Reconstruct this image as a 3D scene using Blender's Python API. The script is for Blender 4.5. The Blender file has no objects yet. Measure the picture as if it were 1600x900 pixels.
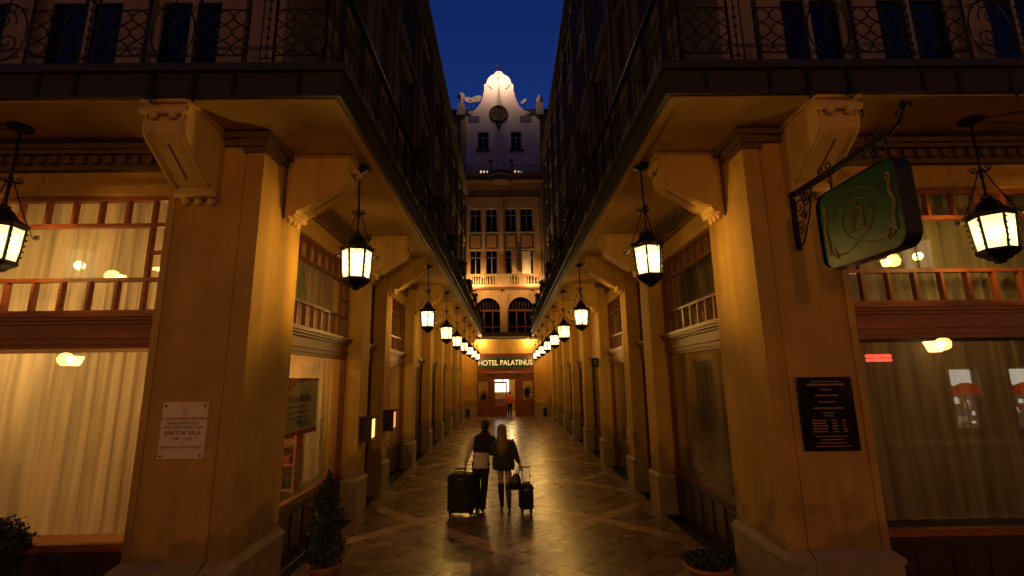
import bpy, bmesh, math, random
from mathutils import Matrix, Vector
from math import sin, cos, pi, radians
random.seed(7)
sc = bpy.context.scene
# ---------------------------------------------------------------- camera
cam_d = bpy.data.cameras.new('camera'); cam = bpy.data.objects.new('camera', cam_d)
sc.collection.objects.link(cam); sc.camera = cam
PITCH, ROLL, YAW = 0.1919025, radians(0.8), 0.012223
_R = Vector((cos(YAW), -sin(YAW), 0)); _fw = Vector((sin(YAW), cos(YAW), 0)); _Z = Vector((0, 0, 1))
_F = cos(PITCH)*_fw + sin(PITCH)*_Z; _U = -sin(PITCH)*_fw + cos(PITCH)*_Z
_cr = cos(ROLL)*_R - sin(ROLL)*_U; _cu = sin(ROLL)*_R + cos(ROLL)*_U
m = Matrix.Identity(4)
for i in range(3):
    m[i][0] = _cr[i]; m[i][1] = _cu[i]; m[i][2] = -_F[i]
m[2][3] = 2.55
cam.matrix_world = m
cam_d.sensor_width = 36; cam_d.lens = 736/1600*36; cam_d.clip_start = 0.05; cam_d.clip_end = 2000
# ---------------------------------------------------------------- dusk sky
w = bpy.data.worlds.new('World'); sc.world = w; w.use_nodes = True
nt = w.node_tree; bg = nt.nodes['Background']
sky = nt.nodes.new('ShaderNodeTexSky'); sky.sky_type = 'NISHITA'; sky.sun_disc = False
sky.sun_elevation = radians(-3.0); sky.sun_rotation = radians(0); sky.ozone_density = 3.0
tint = nt.nodes.new('ShaderNodeMix'); tint.data_type = 'RGBA'; tint.blend_type = 'MULTIPLY'
tint.inputs[0].default_value = 1.0; tint.inputs[7].default_value = (0.27, 0.55, 1.0, 1)
nt.links.new(sky.outputs[0], tint.inputs[6]); nt.links.new(tint.outputs[2], bg.inputs[0])
bg.inputs[1].default_value = 1.35
sc.view_settings.view_transform = 'Standard'; sc.view_settings.look = 'None'
sc.view_settings.exposure = 0.0; sc.view_settings.gamma = 1.0
sc.cycles.use_denoising = True
sc.cycles.max_bounces = 8; sc.cycles.transparent_max_bounces = 24
sc.cycles.sample_clamp_indirect = 4.0
LAMP_W = 86.0; LAMP_COL = (1.0, 0.565, 0.12)

# ---------------------------------------------------------------- helpers
COL = sc.collection
class MB:
    def __init__(s, T=None): s.v = []; s.f = []; s.T = T
    def add(s, vs, fs):
        o = len(s.v)
        s.v += [tuple(s.T @ Vector(p)) for p in vs] if s.T else [tuple(p) for p in vs]
        s.f += [tuple(o+i for i in q) for q in fs]; return s
    def box(s, x0, x1, y0, y1, z0, z1):
        return s.add([(x0,y0,z0),(x1,y0,z0),(x1,y1,z0),(x0,y1,z0),(x0,y0,z1),(x1,y0,z1),(x1,y1,z1),(x0,y1,z1)],
                     [(0,3,2,1),(4,5,6,7),(0,1,5,4),(1,2,6,5),(2,3,7,6),(3,0,4,7)])
    def bbox(s, x0, x1, y0, y1, z0, z1, b=.01):       # box with bevelled vertical and top edges
        P = lambda i: [(x0+i,y0,0),(x1-i,y0,0),(x1,y0+i,0),(x1,y1-i,0),(x1-i,y1,0),(x0+i,y1,0),(x0,y1-i,0),(x0,y0+i,0)]
        r = []
        def ring(ins, z):
            X0,X1,Y0,Y1 = x0+ins,x1-ins,y0+ins,y1-ins
            return [(X0+b,Y0,z),(X1-b,Y0,z),(X1,Y0+b,z),(X1,Y1-b,z),(X1-b,Y1,z),(X0+b,Y1,z),(X0,Y1-b,z),(X0,Y0+b,z)]
        return s.loft([ring(b,z0), ring(0,z0+b), ring(0,z1-b), ring(b,z1)])
    def loft(s, rings, cap=True, closed=True):
        n = len(rings[0]); vs = [p for r in rings for p in r]; fs = []
        for k in range(len(rings)-1):
            for i in range(n if closed else n-1):
                j = (i+1) % n; fs.append((k*n+i, k*n+j, (k+1)*n+j, (k+1)*n+i))
        if cap: fs.append(tuple(range(n))[::-1]); fs.append(tuple((len(rings)-1)*n+i for i in range(n)))
        return s.add(vs, fs)
    def prism(s, pts, a, b):                          # pts: function-free list of 3D points, extruded by vector (b-a)
        d = Vector(b)-Vector(a)
        return s.loft([[tuple(Vector(p)+Vector(a)) for p in pts], [tuple(Vector(p)+Vector(a)+d) for p in pts]])
    def lathe(s, prof, n=12, c=(0,0,0), ph=0.0):
        return s.loft([[(c[0]+r*cos(2*pi*i/n+ph), c[1]+r*sin(2*pi*i/n+ph), c[2]+z) for i in range(n)] for r, z in prof])
    def ell(s, rings, n=14, cap=True):                # rings: (cx, cy, z, rx, ry)
        return s.loft([[(cx+rx*cos(2*pi*i/n), cy+ry*sin(2*pi*i/n), z) for i in range(n)] for cx,cy,z,rx,ry in rings], cap)
    def tube(s, pts, r, n=6, closed=False):
        P = [Vector(p) for p in pts]; N = len(P); rr = r if isinstance(r, (list, tuple)) else [r]*N
        rings = []; ref = None
        for i, p in enumerate(P):
            if closed: t = P[(i+1) % N]-P[i-1]
            else: t = P[min(i+1, N-1)]-P[max(i-1, 0)]
            t.normalize()
            if ref is None:
                ref = Vector((0,0,1)) if abs(t.z) < .9 else Vector((1,0,0))
            a = (ref - t*ref.dot(t))
            if a.length < 1e-4: a = Vector((1,0,0)).cross(t)
            a.normalize(); b = t.cross(a); ref = a
            rings.append([tuple(p+rr[i]*(cos(2*pi*k/n)*a+sin(2*pi*k/n)*b)) for k in range(n)])
        if closed: rings.append(rings[0]); return s.loft(rings, cap=False)
        return s.loft(rings)
    def ball(s, c, r, n=10, k=6, sx=1, sy=1, sz=1):
        pr = [(max(1e-4, r*sin(pi*i/k)), -r*cos(pi*i/k)) for i in range(k+1)]
        return s.loft([[(c[0]+a*sx*cos(2*pi*i/n), c[1]+a*sy*sin(2*pi*i/n), c[2]+z*sz) for i in range(n)] for a, z in pr])
    def mesh(s, name, mat, smooth=False):
        me = bpy.data.meshes.new(name); me.from_pydata(s.v, [], s.f)
        bm = bmesh.new(); bm.from_mesh(me); bmesh.ops.recalc_face_normals(bm, faces=bm.faces); bm.to_mesh(me); bm.free()
        if mat: me.materials.append(mat)
        if smooth: me.polygons.foreach_set('use_smooth', [True]*len(me.polygons))
        return me
    def build(s, name, mat, parent=None, smooth=False):
        return link(name, s.mesh(name, mat, smooth), parent)
def link(name, data, parent=None):
    o = bpy.data.objects.new(name, data); COL.objects.link(o)
    if parent: o.parent = parent
    return o
def tag(o, label=None, cat=None, group=None, kind=None):
    if label: o['label'] = label
    if cat: o['category'] = cat
    if group: o['group'] = group
    if kind: o['kind'] = kind
    return o
def thing(name, label, cat, loc=(0,0,0), rz=0, group=None):
    o = link(name, None); o.location = loc; o.rotation_euler = (0,0,rz); return tag(o, label, cat, group)
def copy_tree(o, parent=None):
    c = o.copy(); COL.objects.link(c); c.parent = parent
    for ch in list(o.children): copy_tree(ch, c)
    return c
def arc(cx, cz, r, a0, a1, n=12, f=lambda x, z: (x, 0, z)):
    return [f(cx+r*cos(radians(a0+(a1-a0)*i/n)), cz+r*sin(radians(a0+(a1-a0)*i/n))) for i in range(n+1)]
def spiral(cx, cz, r0, r1, a0, a1, n=20, f=lambda x, z: (x, 0, z)):
    return [f(cx+(r0+(r1-r0)*i/n)*cos(radians(a0+(a1-a0)*i/n)), cz+(r0+(r1-r0)*i/n)*sin(radians(a0+(a1-a0)*i/n))) for i in range(n+1)]
# ---------------------------------------------------------------- materials
def mat(name, col, rough=.7, metal=0, noise=0, scale=4, bump=0, bscale=60, col2=None, coords='Object', spec=.5, rnd=0, stretch=(1,1,1), bdist=.01):
    m = bpy.data.materials.new(name); m.use_nodes = True; n = m.node_tree; N = n.nodes; L = n.links
    b = N['Principled BSDF']; b.inputs['Base Color'].default_value = (*col, 1)
    b.inputs['Roughness'].default_value = rough; b.inputs['Metallic'].default_value = metal
    b.inputs['Specular IOR Level'].default_value = spec
    tc = N.new('ShaderNodeNewGeometry'); mp = N.new('ShaderNodeMapping'); mp.inputs['Scale'].default_value = stretch
    if coords == 'Object':
        t2 = N.new('ShaderNodeTexCoord'); L.new(t2.outputs['Object'], mp.inputs[0])
    else: L.new(tc.outputs['Position'], mp.inputs[0])
    last = None
    if noise or col2:
        nz = N.new('ShaderNodeTexNoise'); nz.inputs['Scale'].default_value = scale; nz.inputs['Detail'].default_value = 6
        nz.inputs['Roughness'].default_value = .62
        L.new(mp.outputs[0], nz.inputs[0])
        cr = N.new('ShaderNodeValToRGB'); cr.color_ramp.elements[0].position = .32; cr.color_ramp.elements[1].position = .68
        c2 = col2 or tuple(c*(1-noise) for c in col)
        cr.color_ramp.elements[0].color = (*c2, 1); cr.color_ramp.elements[1].color = (*col, 1)
        L.new(nz.outputs[0], cr.inputs[0]); last = cr.outputs[0]
        mr = N.new('ShaderNodeMapRange'); mr.inputs[3].default_value = max(.02, rough-.12); mr.inputs[4].default_value = min(1, rough+.12)
        L.new(nz.outputs[0], mr.inputs[0]); L.new(mr.outputs[0], b.inputs['Roughness'])
    if rnd:
        oi = N.new('ShaderNodeObjectInfo'); hv = N.new('ShaderNodeHueSaturation')
        mr2 = N.new('ShaderNodeMapRange'); mr2.inputs[3].default_value = 1-rnd; mr2.inputs[4].default_value = 1+rnd
        L.new(oi.outputs['Random'], mr2.inputs[0]); L.new(mr2.outputs[0], hv.inputs['Value'])
        if last: L.new(last, hv.inputs['Color'])
        else: hv.inputs['Color'].default_value = (*col, 1)
        last = hv.outputs[0]
    if last: L.new(last, b.inputs['Base Color'])
    if bump:
        n2 = N.new('ShaderNodeTexNoise'); n2.inputs['Scale'].default_value = bscale; n2.inputs['Detail'].default_value = 4
        L.new(mp.outputs[0], n2.inputs[0]); bp = N.new('ShaderNodeBump'); bp.inputs['Strength'].default_value = bump
        bp.inputs['Distance'].default_value = bdist; L.new(n2.outputs[0], bp.inputs['Height']); L.new(bp.outputs[0], b.inputs['Normal'])
    return m
def emit(name, col, s):
    m = bpy.data.materials.new(name); m.use_nodes = True; n = m.node_tree; n.nodes.clear()
    e = n.nodes.new('ShaderNodeEmission'); e.inputs[0].default_value = (*col, 1); e.inputs[1].default_value = s
    o = n.nodes.new('ShaderNodeOutputMaterial'); n.links.new(e.outputs[0], o.inputs[0]); return m
def glass_mat(name, tint=(.93,.95,.92), base=.05):
    m = bpy.data.materials.new(name); m.use_nodes = True; n = m.node_tree; n.nodes.clear(); L = n.links
    t = n.nodes.new('ShaderNodeBsdfTransparent'); t.inputs[0].default_value = (*tint, 1)
    g = n.nodes.new('ShaderNodeBsdfGlossy'); g.inputs['Roughness'].default_value = .012
    lw = n.nodes.new('ShaderNodeLayerWeight'); lw.inputs[0].default_value = .5
    pw = n.nodes.new('ShaderNodeMath'); pw.operation = 'POWER'; pw.inputs[1].default_value = 3.2
    ma = n.nodes.new('ShaderNodeMath'); ma.operation = 'MULTIPLY_ADD'; ma.inputs[1].default_value = .85; ma.inputs[2].default_value = base
    mx = n.nodes.new('ShaderNodeMixShader'); o = n.nodes.new('ShaderNodeOutputMaterial')
    L.new(lw.outputs['Facing'], pw.inputs[0]); L.new(pw.outputs[0], ma.inputs[0]); L.new(ma.outputs[0], mx.inputs[0])
    L.new(t.outputs[0], mx.inputs[1]); L.new(g.outputs[0], mx.inputs[2]); L.new(mx.outputs[0], o.inputs[0]); return m
def sheer_mat(name, col, trans=.25, scale=9):
    m = bpy.data.materials.new(name); m.use_nodes = True; n = m.node_tree; n.nodes.clear(); L = n.links
    d = n.nodes.new('ShaderNodeBsdfDiffuse'); tl = n.nodes.new('ShaderNodeBsdfTranslucent'); t = n.nodes.new('ShaderNodeBsdfTransparent')
    tc = n.nodes.new('ShaderNodeTexCoord'); mp = n.nodes.new('ShaderNodeMapping'); mp.inputs['Scale'].default_value = (1,1,.06)
    nz = n.nodes.new('ShaderNodeTexNoise'); nz.inputs['Scale'].default_value = scale; nz.inputs['Detail'].default_value = 3
    cr = n.nodes.new('ShaderNodeValToRGB'); cr.color_ramp.elements[0].position = .35; cr.color_ramp.elements[1].position = .65
    cr.color_ramp.elements[0].color = (*[c*.56 for c in col], 1); cr.color_ramp.elements[1].color = (*col, 1)
    L.new(tc.outputs['Object'], mp.inputs[0]); L.new(mp.outputs[0], nz.inputs[0]); L.new(nz.outputs[0], cr.inputs[0])
    L.new(cr.outputs[0], d.inputs[0]); L.new(cr.outputs[0], tl.inputs[0])
    a = n.nodes.new('ShaderNodeMixShader'); a.inputs[0].default_value = .6; L.new(d.outputs[0], a.inputs[1]); L.new(tl.outputs[0], a.inputs[2])
    b = n.nodes.new('ShaderNodeMixShader'); b.inputs[0].default_value = trans; L.new(a.outputs[0], b.inputs[1]); L.new(t.outputs[0], b.inputs[2])
    o = n.nodes.new('ShaderNodeOutputMaterial'); L.new(b.outputs[0], o.inputs[0]); return m
def pane_mat(name):                                   # frosted lantern glass: lit from the bulb inside
    m = bpy.data.materials.new(name); m.use_nodes = True; n = m.node_tree; n.nodes.clear(); L = n.links
    tl = n.nodes.new('ShaderNodeBsdfTranslucent'); tl.inputs[0].default_value = (.15,.17,.20,1)
    t = n.nodes.new('ShaderNodeBsdfTransparent'); t.inputs[0].default_value = (1,.95,.85,1)
    e = n.nodes.new('ShaderNodeEmission'); e.inputs[0].default_value = (1,.80,.50,1); e.inputs[1].default_value = .60
    b = n.nodes.new('ShaderNodeMixShader'); b.inputs[0].default_value = .5; L.new(tl.outputs[0], b.inputs[1]); L.new(t.outputs[0], b.inputs[2])
    a = n.nodes.new('ShaderNodeAddShader'); L.new(b.outputs[0], a.inputs[0]); L.new(e.outputs[0], a.inputs[1])
    o = n.nodes.new('ShaderNodeOutputMaterial'); L.new(a.outputs[0], o.inputs[0]); return m
M = dict(
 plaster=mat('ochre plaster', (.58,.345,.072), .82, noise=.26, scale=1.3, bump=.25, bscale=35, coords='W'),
 ceilp=mat('ceiling plaster', (.50,.30,.085), .85, noise=.32, scale=1.1, bump=.2, bscale=20, coords='W'),
 bracket=mat('cream stucco', (.70,.46,.14), .7, noise=.2, scale=5, bump=.3, bscale=25, coords='W'),
 stone=mat('socle limestone', (.36,.27,.155), .7, noise=.4, scale=3, bump=.4, bscale=30, coords='W'),
 cornice=mat('brown stucco moulding', (.15,.085,.035), .75, noise=.3, scale=4, bump=.3, coords='W'),
 wood=mat('red brown varnished wood', (.22,.062,.018), .35, noise=.5, scale=5, stretch=(1,1,9), bump=.15, bscale=30, coords='W'),
 woodf=mat('orange brown varnished oak', (.40,.11,.022), .38, noise=.55, scale=6, stretch=(1,1,12), bump=.15, bscale=30, coords='W'),
 wooddk=mat('dark stained wood', (.055,.022,.010), .4, noise=.4, scale=5, bump=.2, bscale=30, coords='W'),
 iron=mat('black wrought iron', (.012,.010,.009), .45, metal=.4, bump=.2, bscale=90),
 fascia=mat('dark fascia paint', (.022,.015,.012), .6, noise=.4, scale=2, coords='W'),
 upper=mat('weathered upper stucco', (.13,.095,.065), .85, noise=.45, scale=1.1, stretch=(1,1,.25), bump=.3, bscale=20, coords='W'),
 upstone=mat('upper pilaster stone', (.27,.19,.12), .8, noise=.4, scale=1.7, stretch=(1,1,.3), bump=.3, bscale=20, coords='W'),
 white=mat('pale gable stucco', (.74,.66,.62), .85, noise=.15, scale=1, bump=.15, bscale=20, coords='W'),
 endw=mat('ochre upper stucco', (.50,.31,.13), .85, noise=.25, scale=1, bump=.15, bscale=20, coords='W'),
 winfr=mat('painted window frame', (.24,.20,.15), .5),
 roof=mat('dark roof', (.03,.022,.02), .8, noise=.3, scale=5, coords='W'),
 glass=glass_mat('window glass'), glassd=glass_mat('dark upper glass', (.25,.27,.3), .022),
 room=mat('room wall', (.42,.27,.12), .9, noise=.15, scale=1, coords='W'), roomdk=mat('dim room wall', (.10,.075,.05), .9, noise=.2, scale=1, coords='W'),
 curtain=sheer_mat('cream sheer curtain', (.84,.71,.45), .18), curtdk=sheer_mat('taupe sheer curtain', (.58,.44,.26), .20),
 pane=pane_mat('frosted lantern glass'), brass=mat('dull brass', (.5,.3,.09), .35, metal=.9),
 tileA=mat('dark polished marble', (.19,.126,.070), .28, noise=.55, scale=2.6, bump=.05, bscale=3.5, bdist=.02, coords='W', rnd=.28),
 tileB=mat('cream polished marble', (.42,.28,.14), .28, noise=.35, scale=2.4, bump=.05, bscale=3.5, bdist=.02, coords='W', rnd=.14),
 mortar=mat('floor joint', (.05,.04,.03), .8), border=mat('border stone', (.27,.17,.09), .28, noise=.35, scale=3, bump=.06, bscale=5, coords='W', rnd=.12),
 asphalt=mat('asphalt', (.05,.05,.05), .85, noise=.3, scale=6, bump=.4, bscale=80, coords='W'),
 pave=mat('pavement slab', (.22,.19,.15), .6, noise=.3, scale=3, bump=.2, coords='W', rnd=.15),
 leaf=mat('box leaf', (.028,.055,.018), .55, noise=.5, scale=8), leafdk=mat('trailing leaf', (.018,.030,.012), .6, noise=.5, scale=8),
 bark=mat('bark', (.07,.045,.03), .9), terra=mat('terracotta', (.42,.17,.075), .75, noise=.3, scale=6, bump=.2),
 green=mat('green sign enamel', (.009,.085,.032), .42, noise=.3, scale=5, spec=.3), gold=mat('gold paint', (.42,.26,.06), .5, noise=.5, scale=14),
 plate=mat('marble plaque', (.90,.72,.48), .4, noise=.18, scale=6), ink=mat('engraved lettering', (.06,.035,.05), .7),
 granite=mat('black granite', (.012,.010,.010), .15, noise=.3, scale=20), goldtxt=mat('gilt lettering', (.30,.15,.05), .5),
 black=mat('black nylon', (.010,.010,.011), .65, bump=.3, bscale=200), rubber=mat('rubber', (.01,.01,.01), .8), steel=mat('brushed steel', (.35,.33,.3), .35, metal=1),
 skin=mat('skin', (.55,.32,.22), .5), jean=mat('dark trousers', (.013,.012,.016), .85, bump=.3, bscale=120),
 shirt=mat('white knit shirt', (.62,.55,.50), .9, noise=.1, scale=10, bump=.4, bscale=120), boot=mat('black leather', (.010,.008,.008), .35),
 jumper=mat('dark olive jumper', (.052,.046,.026), .95, noise=.5, scale=26, bump=.8, bscale=60), hairdk=mat('dark hair', (.018,.011,.008), .6, noise=.4, scale=30, stretch=(1,1,.1), bump=.5, bscale=90),
 hairbl=mat('long fair hair', (.30,.16,.055), .5, noise=.65, scale=34, stretch=(1,1,.08), bump=.8, bscale=80),
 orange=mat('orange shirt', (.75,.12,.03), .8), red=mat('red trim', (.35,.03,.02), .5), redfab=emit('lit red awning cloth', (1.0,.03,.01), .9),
 poster=mat('pale poster paper', (.55,.50,.32), .7, noise=.08, scale=3), postred=mat('poster red band', (.35,.05,.02), .6),
 signtxt=emit('lit sign letters', (1.0,.60,.22), 1.25), litwarm=emit('lit box face', (1.0,.50,.16), 2.2), litred=emit('lit red box face', (1.0,.22,.08), 1.7),
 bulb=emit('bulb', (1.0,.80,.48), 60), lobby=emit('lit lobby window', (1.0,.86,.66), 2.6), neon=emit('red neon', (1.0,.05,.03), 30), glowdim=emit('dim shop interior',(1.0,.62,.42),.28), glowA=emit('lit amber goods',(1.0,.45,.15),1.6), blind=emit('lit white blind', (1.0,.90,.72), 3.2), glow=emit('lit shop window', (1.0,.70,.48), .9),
 table=mat('table wood', (.35,.14,.05), .4), cloth=mat('white tablecloth', (.75,.68,.55), .8), tvase=mat('weathered stone', (.45,.40,.36), .85, noise=.3, scale=6),
 banner=mat('parapet stucco', (.60,.40,.20), .8, noise=.2, scale=3, coords='W'),
)
def weather(m):
    n = m.node_tree; N = n.nodes; L = n.links; b = N['Principled BSDF']; src = b.inputs['Base Color'].links[0].from_socket
    g = N.new('ShaderNodeNewGeometry'); sp = N.new('ShaderNodeSeparateXYZ'); L.new(g.outputs['Position'], sp.inputs[0])
    nz = N.new('ShaderNodeTexNoise'); nz.inputs['Scale'].default_value = 1.9; nz.inputs['Detail'].default_value = 7; L.new(g.outputs['Position'], nz.inputs[0])
    # damp tide mark with a ragged edge near the socle
    mr = N.new('ShaderNodeMapRange'); mr.inputs[1].default_value = .5; mr.inputs[2].default_value = 1.7; mr.inputs[3].default_value = .42; mr.inputs[4].default_value = -.18; L.new(sp.outputs[2], mr.inputs[0])
    ad = N.new('ShaderNodeMath'); ad.operation = 'ADD'; L.new(nz.outputs[0], ad.inputs[0]); L.new(mr.outputs[0], ad.inputs[1])
    cr = N.new('ShaderNodeValToRGB'); cr.color_ramp.elements[0].position = .62; cr.color_ramp.elements[1].position = .72; L.new(ad.outputs[0], cr.inputs[0])
    # streaks running down
    mp = N.new('ShaderNodeMapping'); mp.inputs['Scale'].default_value = (7,7,.35); L.new(g.outputs['Position'], mp.inputs[0])
    n2 = N.new('ShaderNodeTexNoise'); n2.inputs['Scale'].default_value = 1.0; n2.inputs['Detail'].default_value = 5; L.new(mp.outputs[0], n2.inputs[0])
    c2 = N.new('ShaderNodeValToRGB'); c2.color_ramp.elements[0].position = .50; c2.color_ramp.elements[1].position = .80; L.new(n2.outputs[0], c2.inputs[0])
    # hairline cracks
    vo = N.new('ShaderNodeTexVoronoi'); vo.feature = 'DISTANCE_TO_EDGE'; vo.inputs['Scale'].default_value = .75; nd = N.new('ShaderNodeTexNoise'); nd.inputs['Scale'].default_value = 3
    mxv = N.new('ShaderNodeMix'); mxv.data_type = 'VECTOR'; mxv.inputs[0].default_value = .16; L.new(g.outputs['Position'], nd.inputs[0]); L.new(g.outputs['Position'], mxv.inputs[4]); L.new(nd.outputs[1], mxv.inputs[5]); L.new(mxv.outputs[1], vo.inputs[0])
    c3 = N.new('ShaderNodeMapRange'); c3.inputs[1].default_value = 0; c3.inputs[2].default_value = .0025; c3.inputs[3].default_value = .28; c3.inputs[4].default_value = 0; L.new(vo.outputs[0], c3.inputs[0])
    cur = src
    for fac, col, k in ((cr.outputs[0],(.16,.10,.05,1),.62),(c2.outputs[0],(.20,.12,.04,1),.38),(c3.outputs[0],(.08,.05,.02,1),1.0)):
        ml = N.new('ShaderNodeMath'); ml.operation = 'MULTIPLY'; ml.inputs[1].default_value = k; L.new(fac, ml.inputs[0])
        mx = N.new('ShaderNodeMix'); mx.data_type = 'RGBA'; L.new(ml.outputs[0], mx.inputs[0]); L.new(cur, mx.inputs[6]); mx.inputs[7].default_value = col; cur = mx.outputs[2]
    L.new(cur, b.inputs['Base Color'])
weather(M['plaster']); weather(M['ceilp']); weather(M['bracket'])
# striped vest
def stripes():
    m = bpy.data.materials.new('dark striped vest'); m.use_nodes = True; n = m.node_tree; b = n.nodes['Principled BSDF']
    tc = n.nodes.new('ShaderNodeTexCoord'); wv = n.nodes.new('ShaderNodeTexWave'); wv.bands_direction = 'Z'; wv.inputs['Scale'].default_value = 5.2; wv.inputs['Distortion'].default_value = .4
    cr = n.nodes.new('ShaderNodeValToRGB'); cr.color_ramp.elements[0].position = .80; cr.color_ramp.elements[1].position = .93
    cr.color_ramp.elements[0].color = (.010,.008,.009,1); cr.color_ramp.elements[1].color = (.055,.012,.009,1)
    n.links.new(tc.outputs['Object'], wv.inputs[0]); n.links.new(wv.outputs[1], cr.inputs[0]); n.links.new(cr.outputs[0], b.inputs[0]); b.inputs['Roughness'].default_value = .9
    return m
M['vest'] = stripes()
def text(body, size, loc, rot, mt, parent, name='lettering', ext=.002, align='CENTER', sx=1.0, off=0):
    c = bpy.data.curves.new(name, 'FONT'); c.body = body; c.size = size; c.extrude = ext; c.offset = off; c.align_x = align; c.align_y = 'CENTER'
    c.materials.append(mt); o = link(name, c, parent); o.location = loc; o.rotation_euler = rot; o.scale = (sx, 1, 1)
    me = bpy.data.meshes.new_from_object(o.evaluated_get(bpy.context.evaluated_depsgraph_get())); me.name = name
    m2 = link(name, me, parent); m2.location = loc; m2.rotation_euler = rot; m2.scale = (sx,1,1)
    bpy.data.objects.remove(o); m2.name = name; return m2

# ================================================================= GROUND
WALL = 2.95; PERIOD = 3.3
MB().box(-300,300,-300,300,-.20,-.15).build('ground', M['asphalt'])['kind'] = 'structure'
fl = MB().box(-2.95,2.95,4.0,34.5,-.14,-.012).build('passage_floor', M['mortar']); fl['kind'] = 'structure'
# marble tiles laid diagonally between crossing cream bands
S2 = math.sqrt(.5); side = PERIOD*S2; BW = .30; NT = 4; ts = (side-BW)/NT
tileM = MB().box(-ts/2+.004, ts/2-.004, -ts/2+.004, ts/2-.004, -.012, 0).mesh('floor_tile', M['tileA'])
slabM = MB().box(-BW/2+.004, BW/2-.004, -ts/2+.004, ts/2-.004, -.012, 0).mesh('band_slab', M['tileB'])
crossM = MB().box(-BW/2+.004, BW/2-.004, -BW/2+.004, BW/2-.004, -.012, 0).mesh('band_slab', M['tileB'])
for me_ in (tileM, slabM, crossM): pass
pieces = []
def lat(a, b):      # lattice coordinates (along the two diagonals) -> world
    return ((a-b)*S2, (a+b)*S2 + 11.0)
for i in range(-6, 22):
    for j in range(-6, 22):
        a0, b0 = i*side, j*side
        x, y = lat(a0, b0); pieces.append((x, y, crossM, 0))
        for k in range(NT):
            o_ = BW/2+ts*(k+.5)
            x, y = lat(a0, b0+o_); pieces.append((x, y, slabM, 0))
            x, y = lat(a0+o_, b0); pieces.append((x, y, slabM, 1))
            for l in range(NT):
                x, y = lat(a0+o_, b0+BW/2+ts*(l+.5)); pieces.append((x, y, tileM, 0))
pieces = [p for p in pieces if abs(p[0]) < 2.62+.2 and 4.2 < p[1] < 34.3]
vis = sorted([p for p in pieces if p[1] > 5.9], key=lambda p: p[1]); rest = [p for p in pieces if p[1] <= 5.9]
cnt = {'t': 0, 'b': 0}; farA, farB = MB(), MB()
for p in vis + rest:
    key = 't' if p[2] is tileM else 'b'
    ang = radians(45) - (radians(90) if p[3] else 0)
    if cnt[key] < 296:
        o = link('floor_tile' if key == 't' else 'band_slab', p[2], fl); o.location = (p[0], p[1], 0); o.rotation_euler = (0,0,ang); cnt[key] += 1
    else:
        hx = ts/2-.004 if key == 't' else BW/2-.004; hy = BW/2-.004 if p[2] is crossM else ts/2-.004
        mb = farA if key == 't' else farB; mb.T = Matrix.Translation((p[0],p[1],0)) @ Matrix.Rotation(ang, 4, 'Z'); mb.box(-hx,hx,-hy,hy,-.012,0)
if farA.f: farA.build('far_floor_tiles', M['tileA'], fl)['kind'] = 'stuff'
if farB.f: farB.build('far_band_slabs', M['tileB'], fl)['kind'] = 'stuff'
for s in (-1, 1):   # border slabs along the walls, kept a little proud
    bm_ = MB().box(-.125,.125,.003,1.097,-.012,.003).mesh('border_slab', M['border'])
    for k in range(28):
        o = link('border_slab', bm_, fl); o.location = (s*(2.95-.125), 4.0+k*1.1, 0)
pv = MB().box(-30,30,2.2,4.0,-.15,-.004).build('pavement', M['pave']); pv['kind'] = 'structure'
pm = MB().box(.004,.996,.004,.596,0,.004).mesh('paving_slab', M['pave'])
for i in range(-9, 9):
    for j in range(3):
        o = link('paving_slab', pm, pv); o.location = (i+(.5 if j % 2 else 0), 2.2+.6*j, -.004)
pv2 = MB().box(-30,30,-8,-6,-.15,0).build('far_pavement', M['pave']); pv2['kind'] = 'structure'

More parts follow.
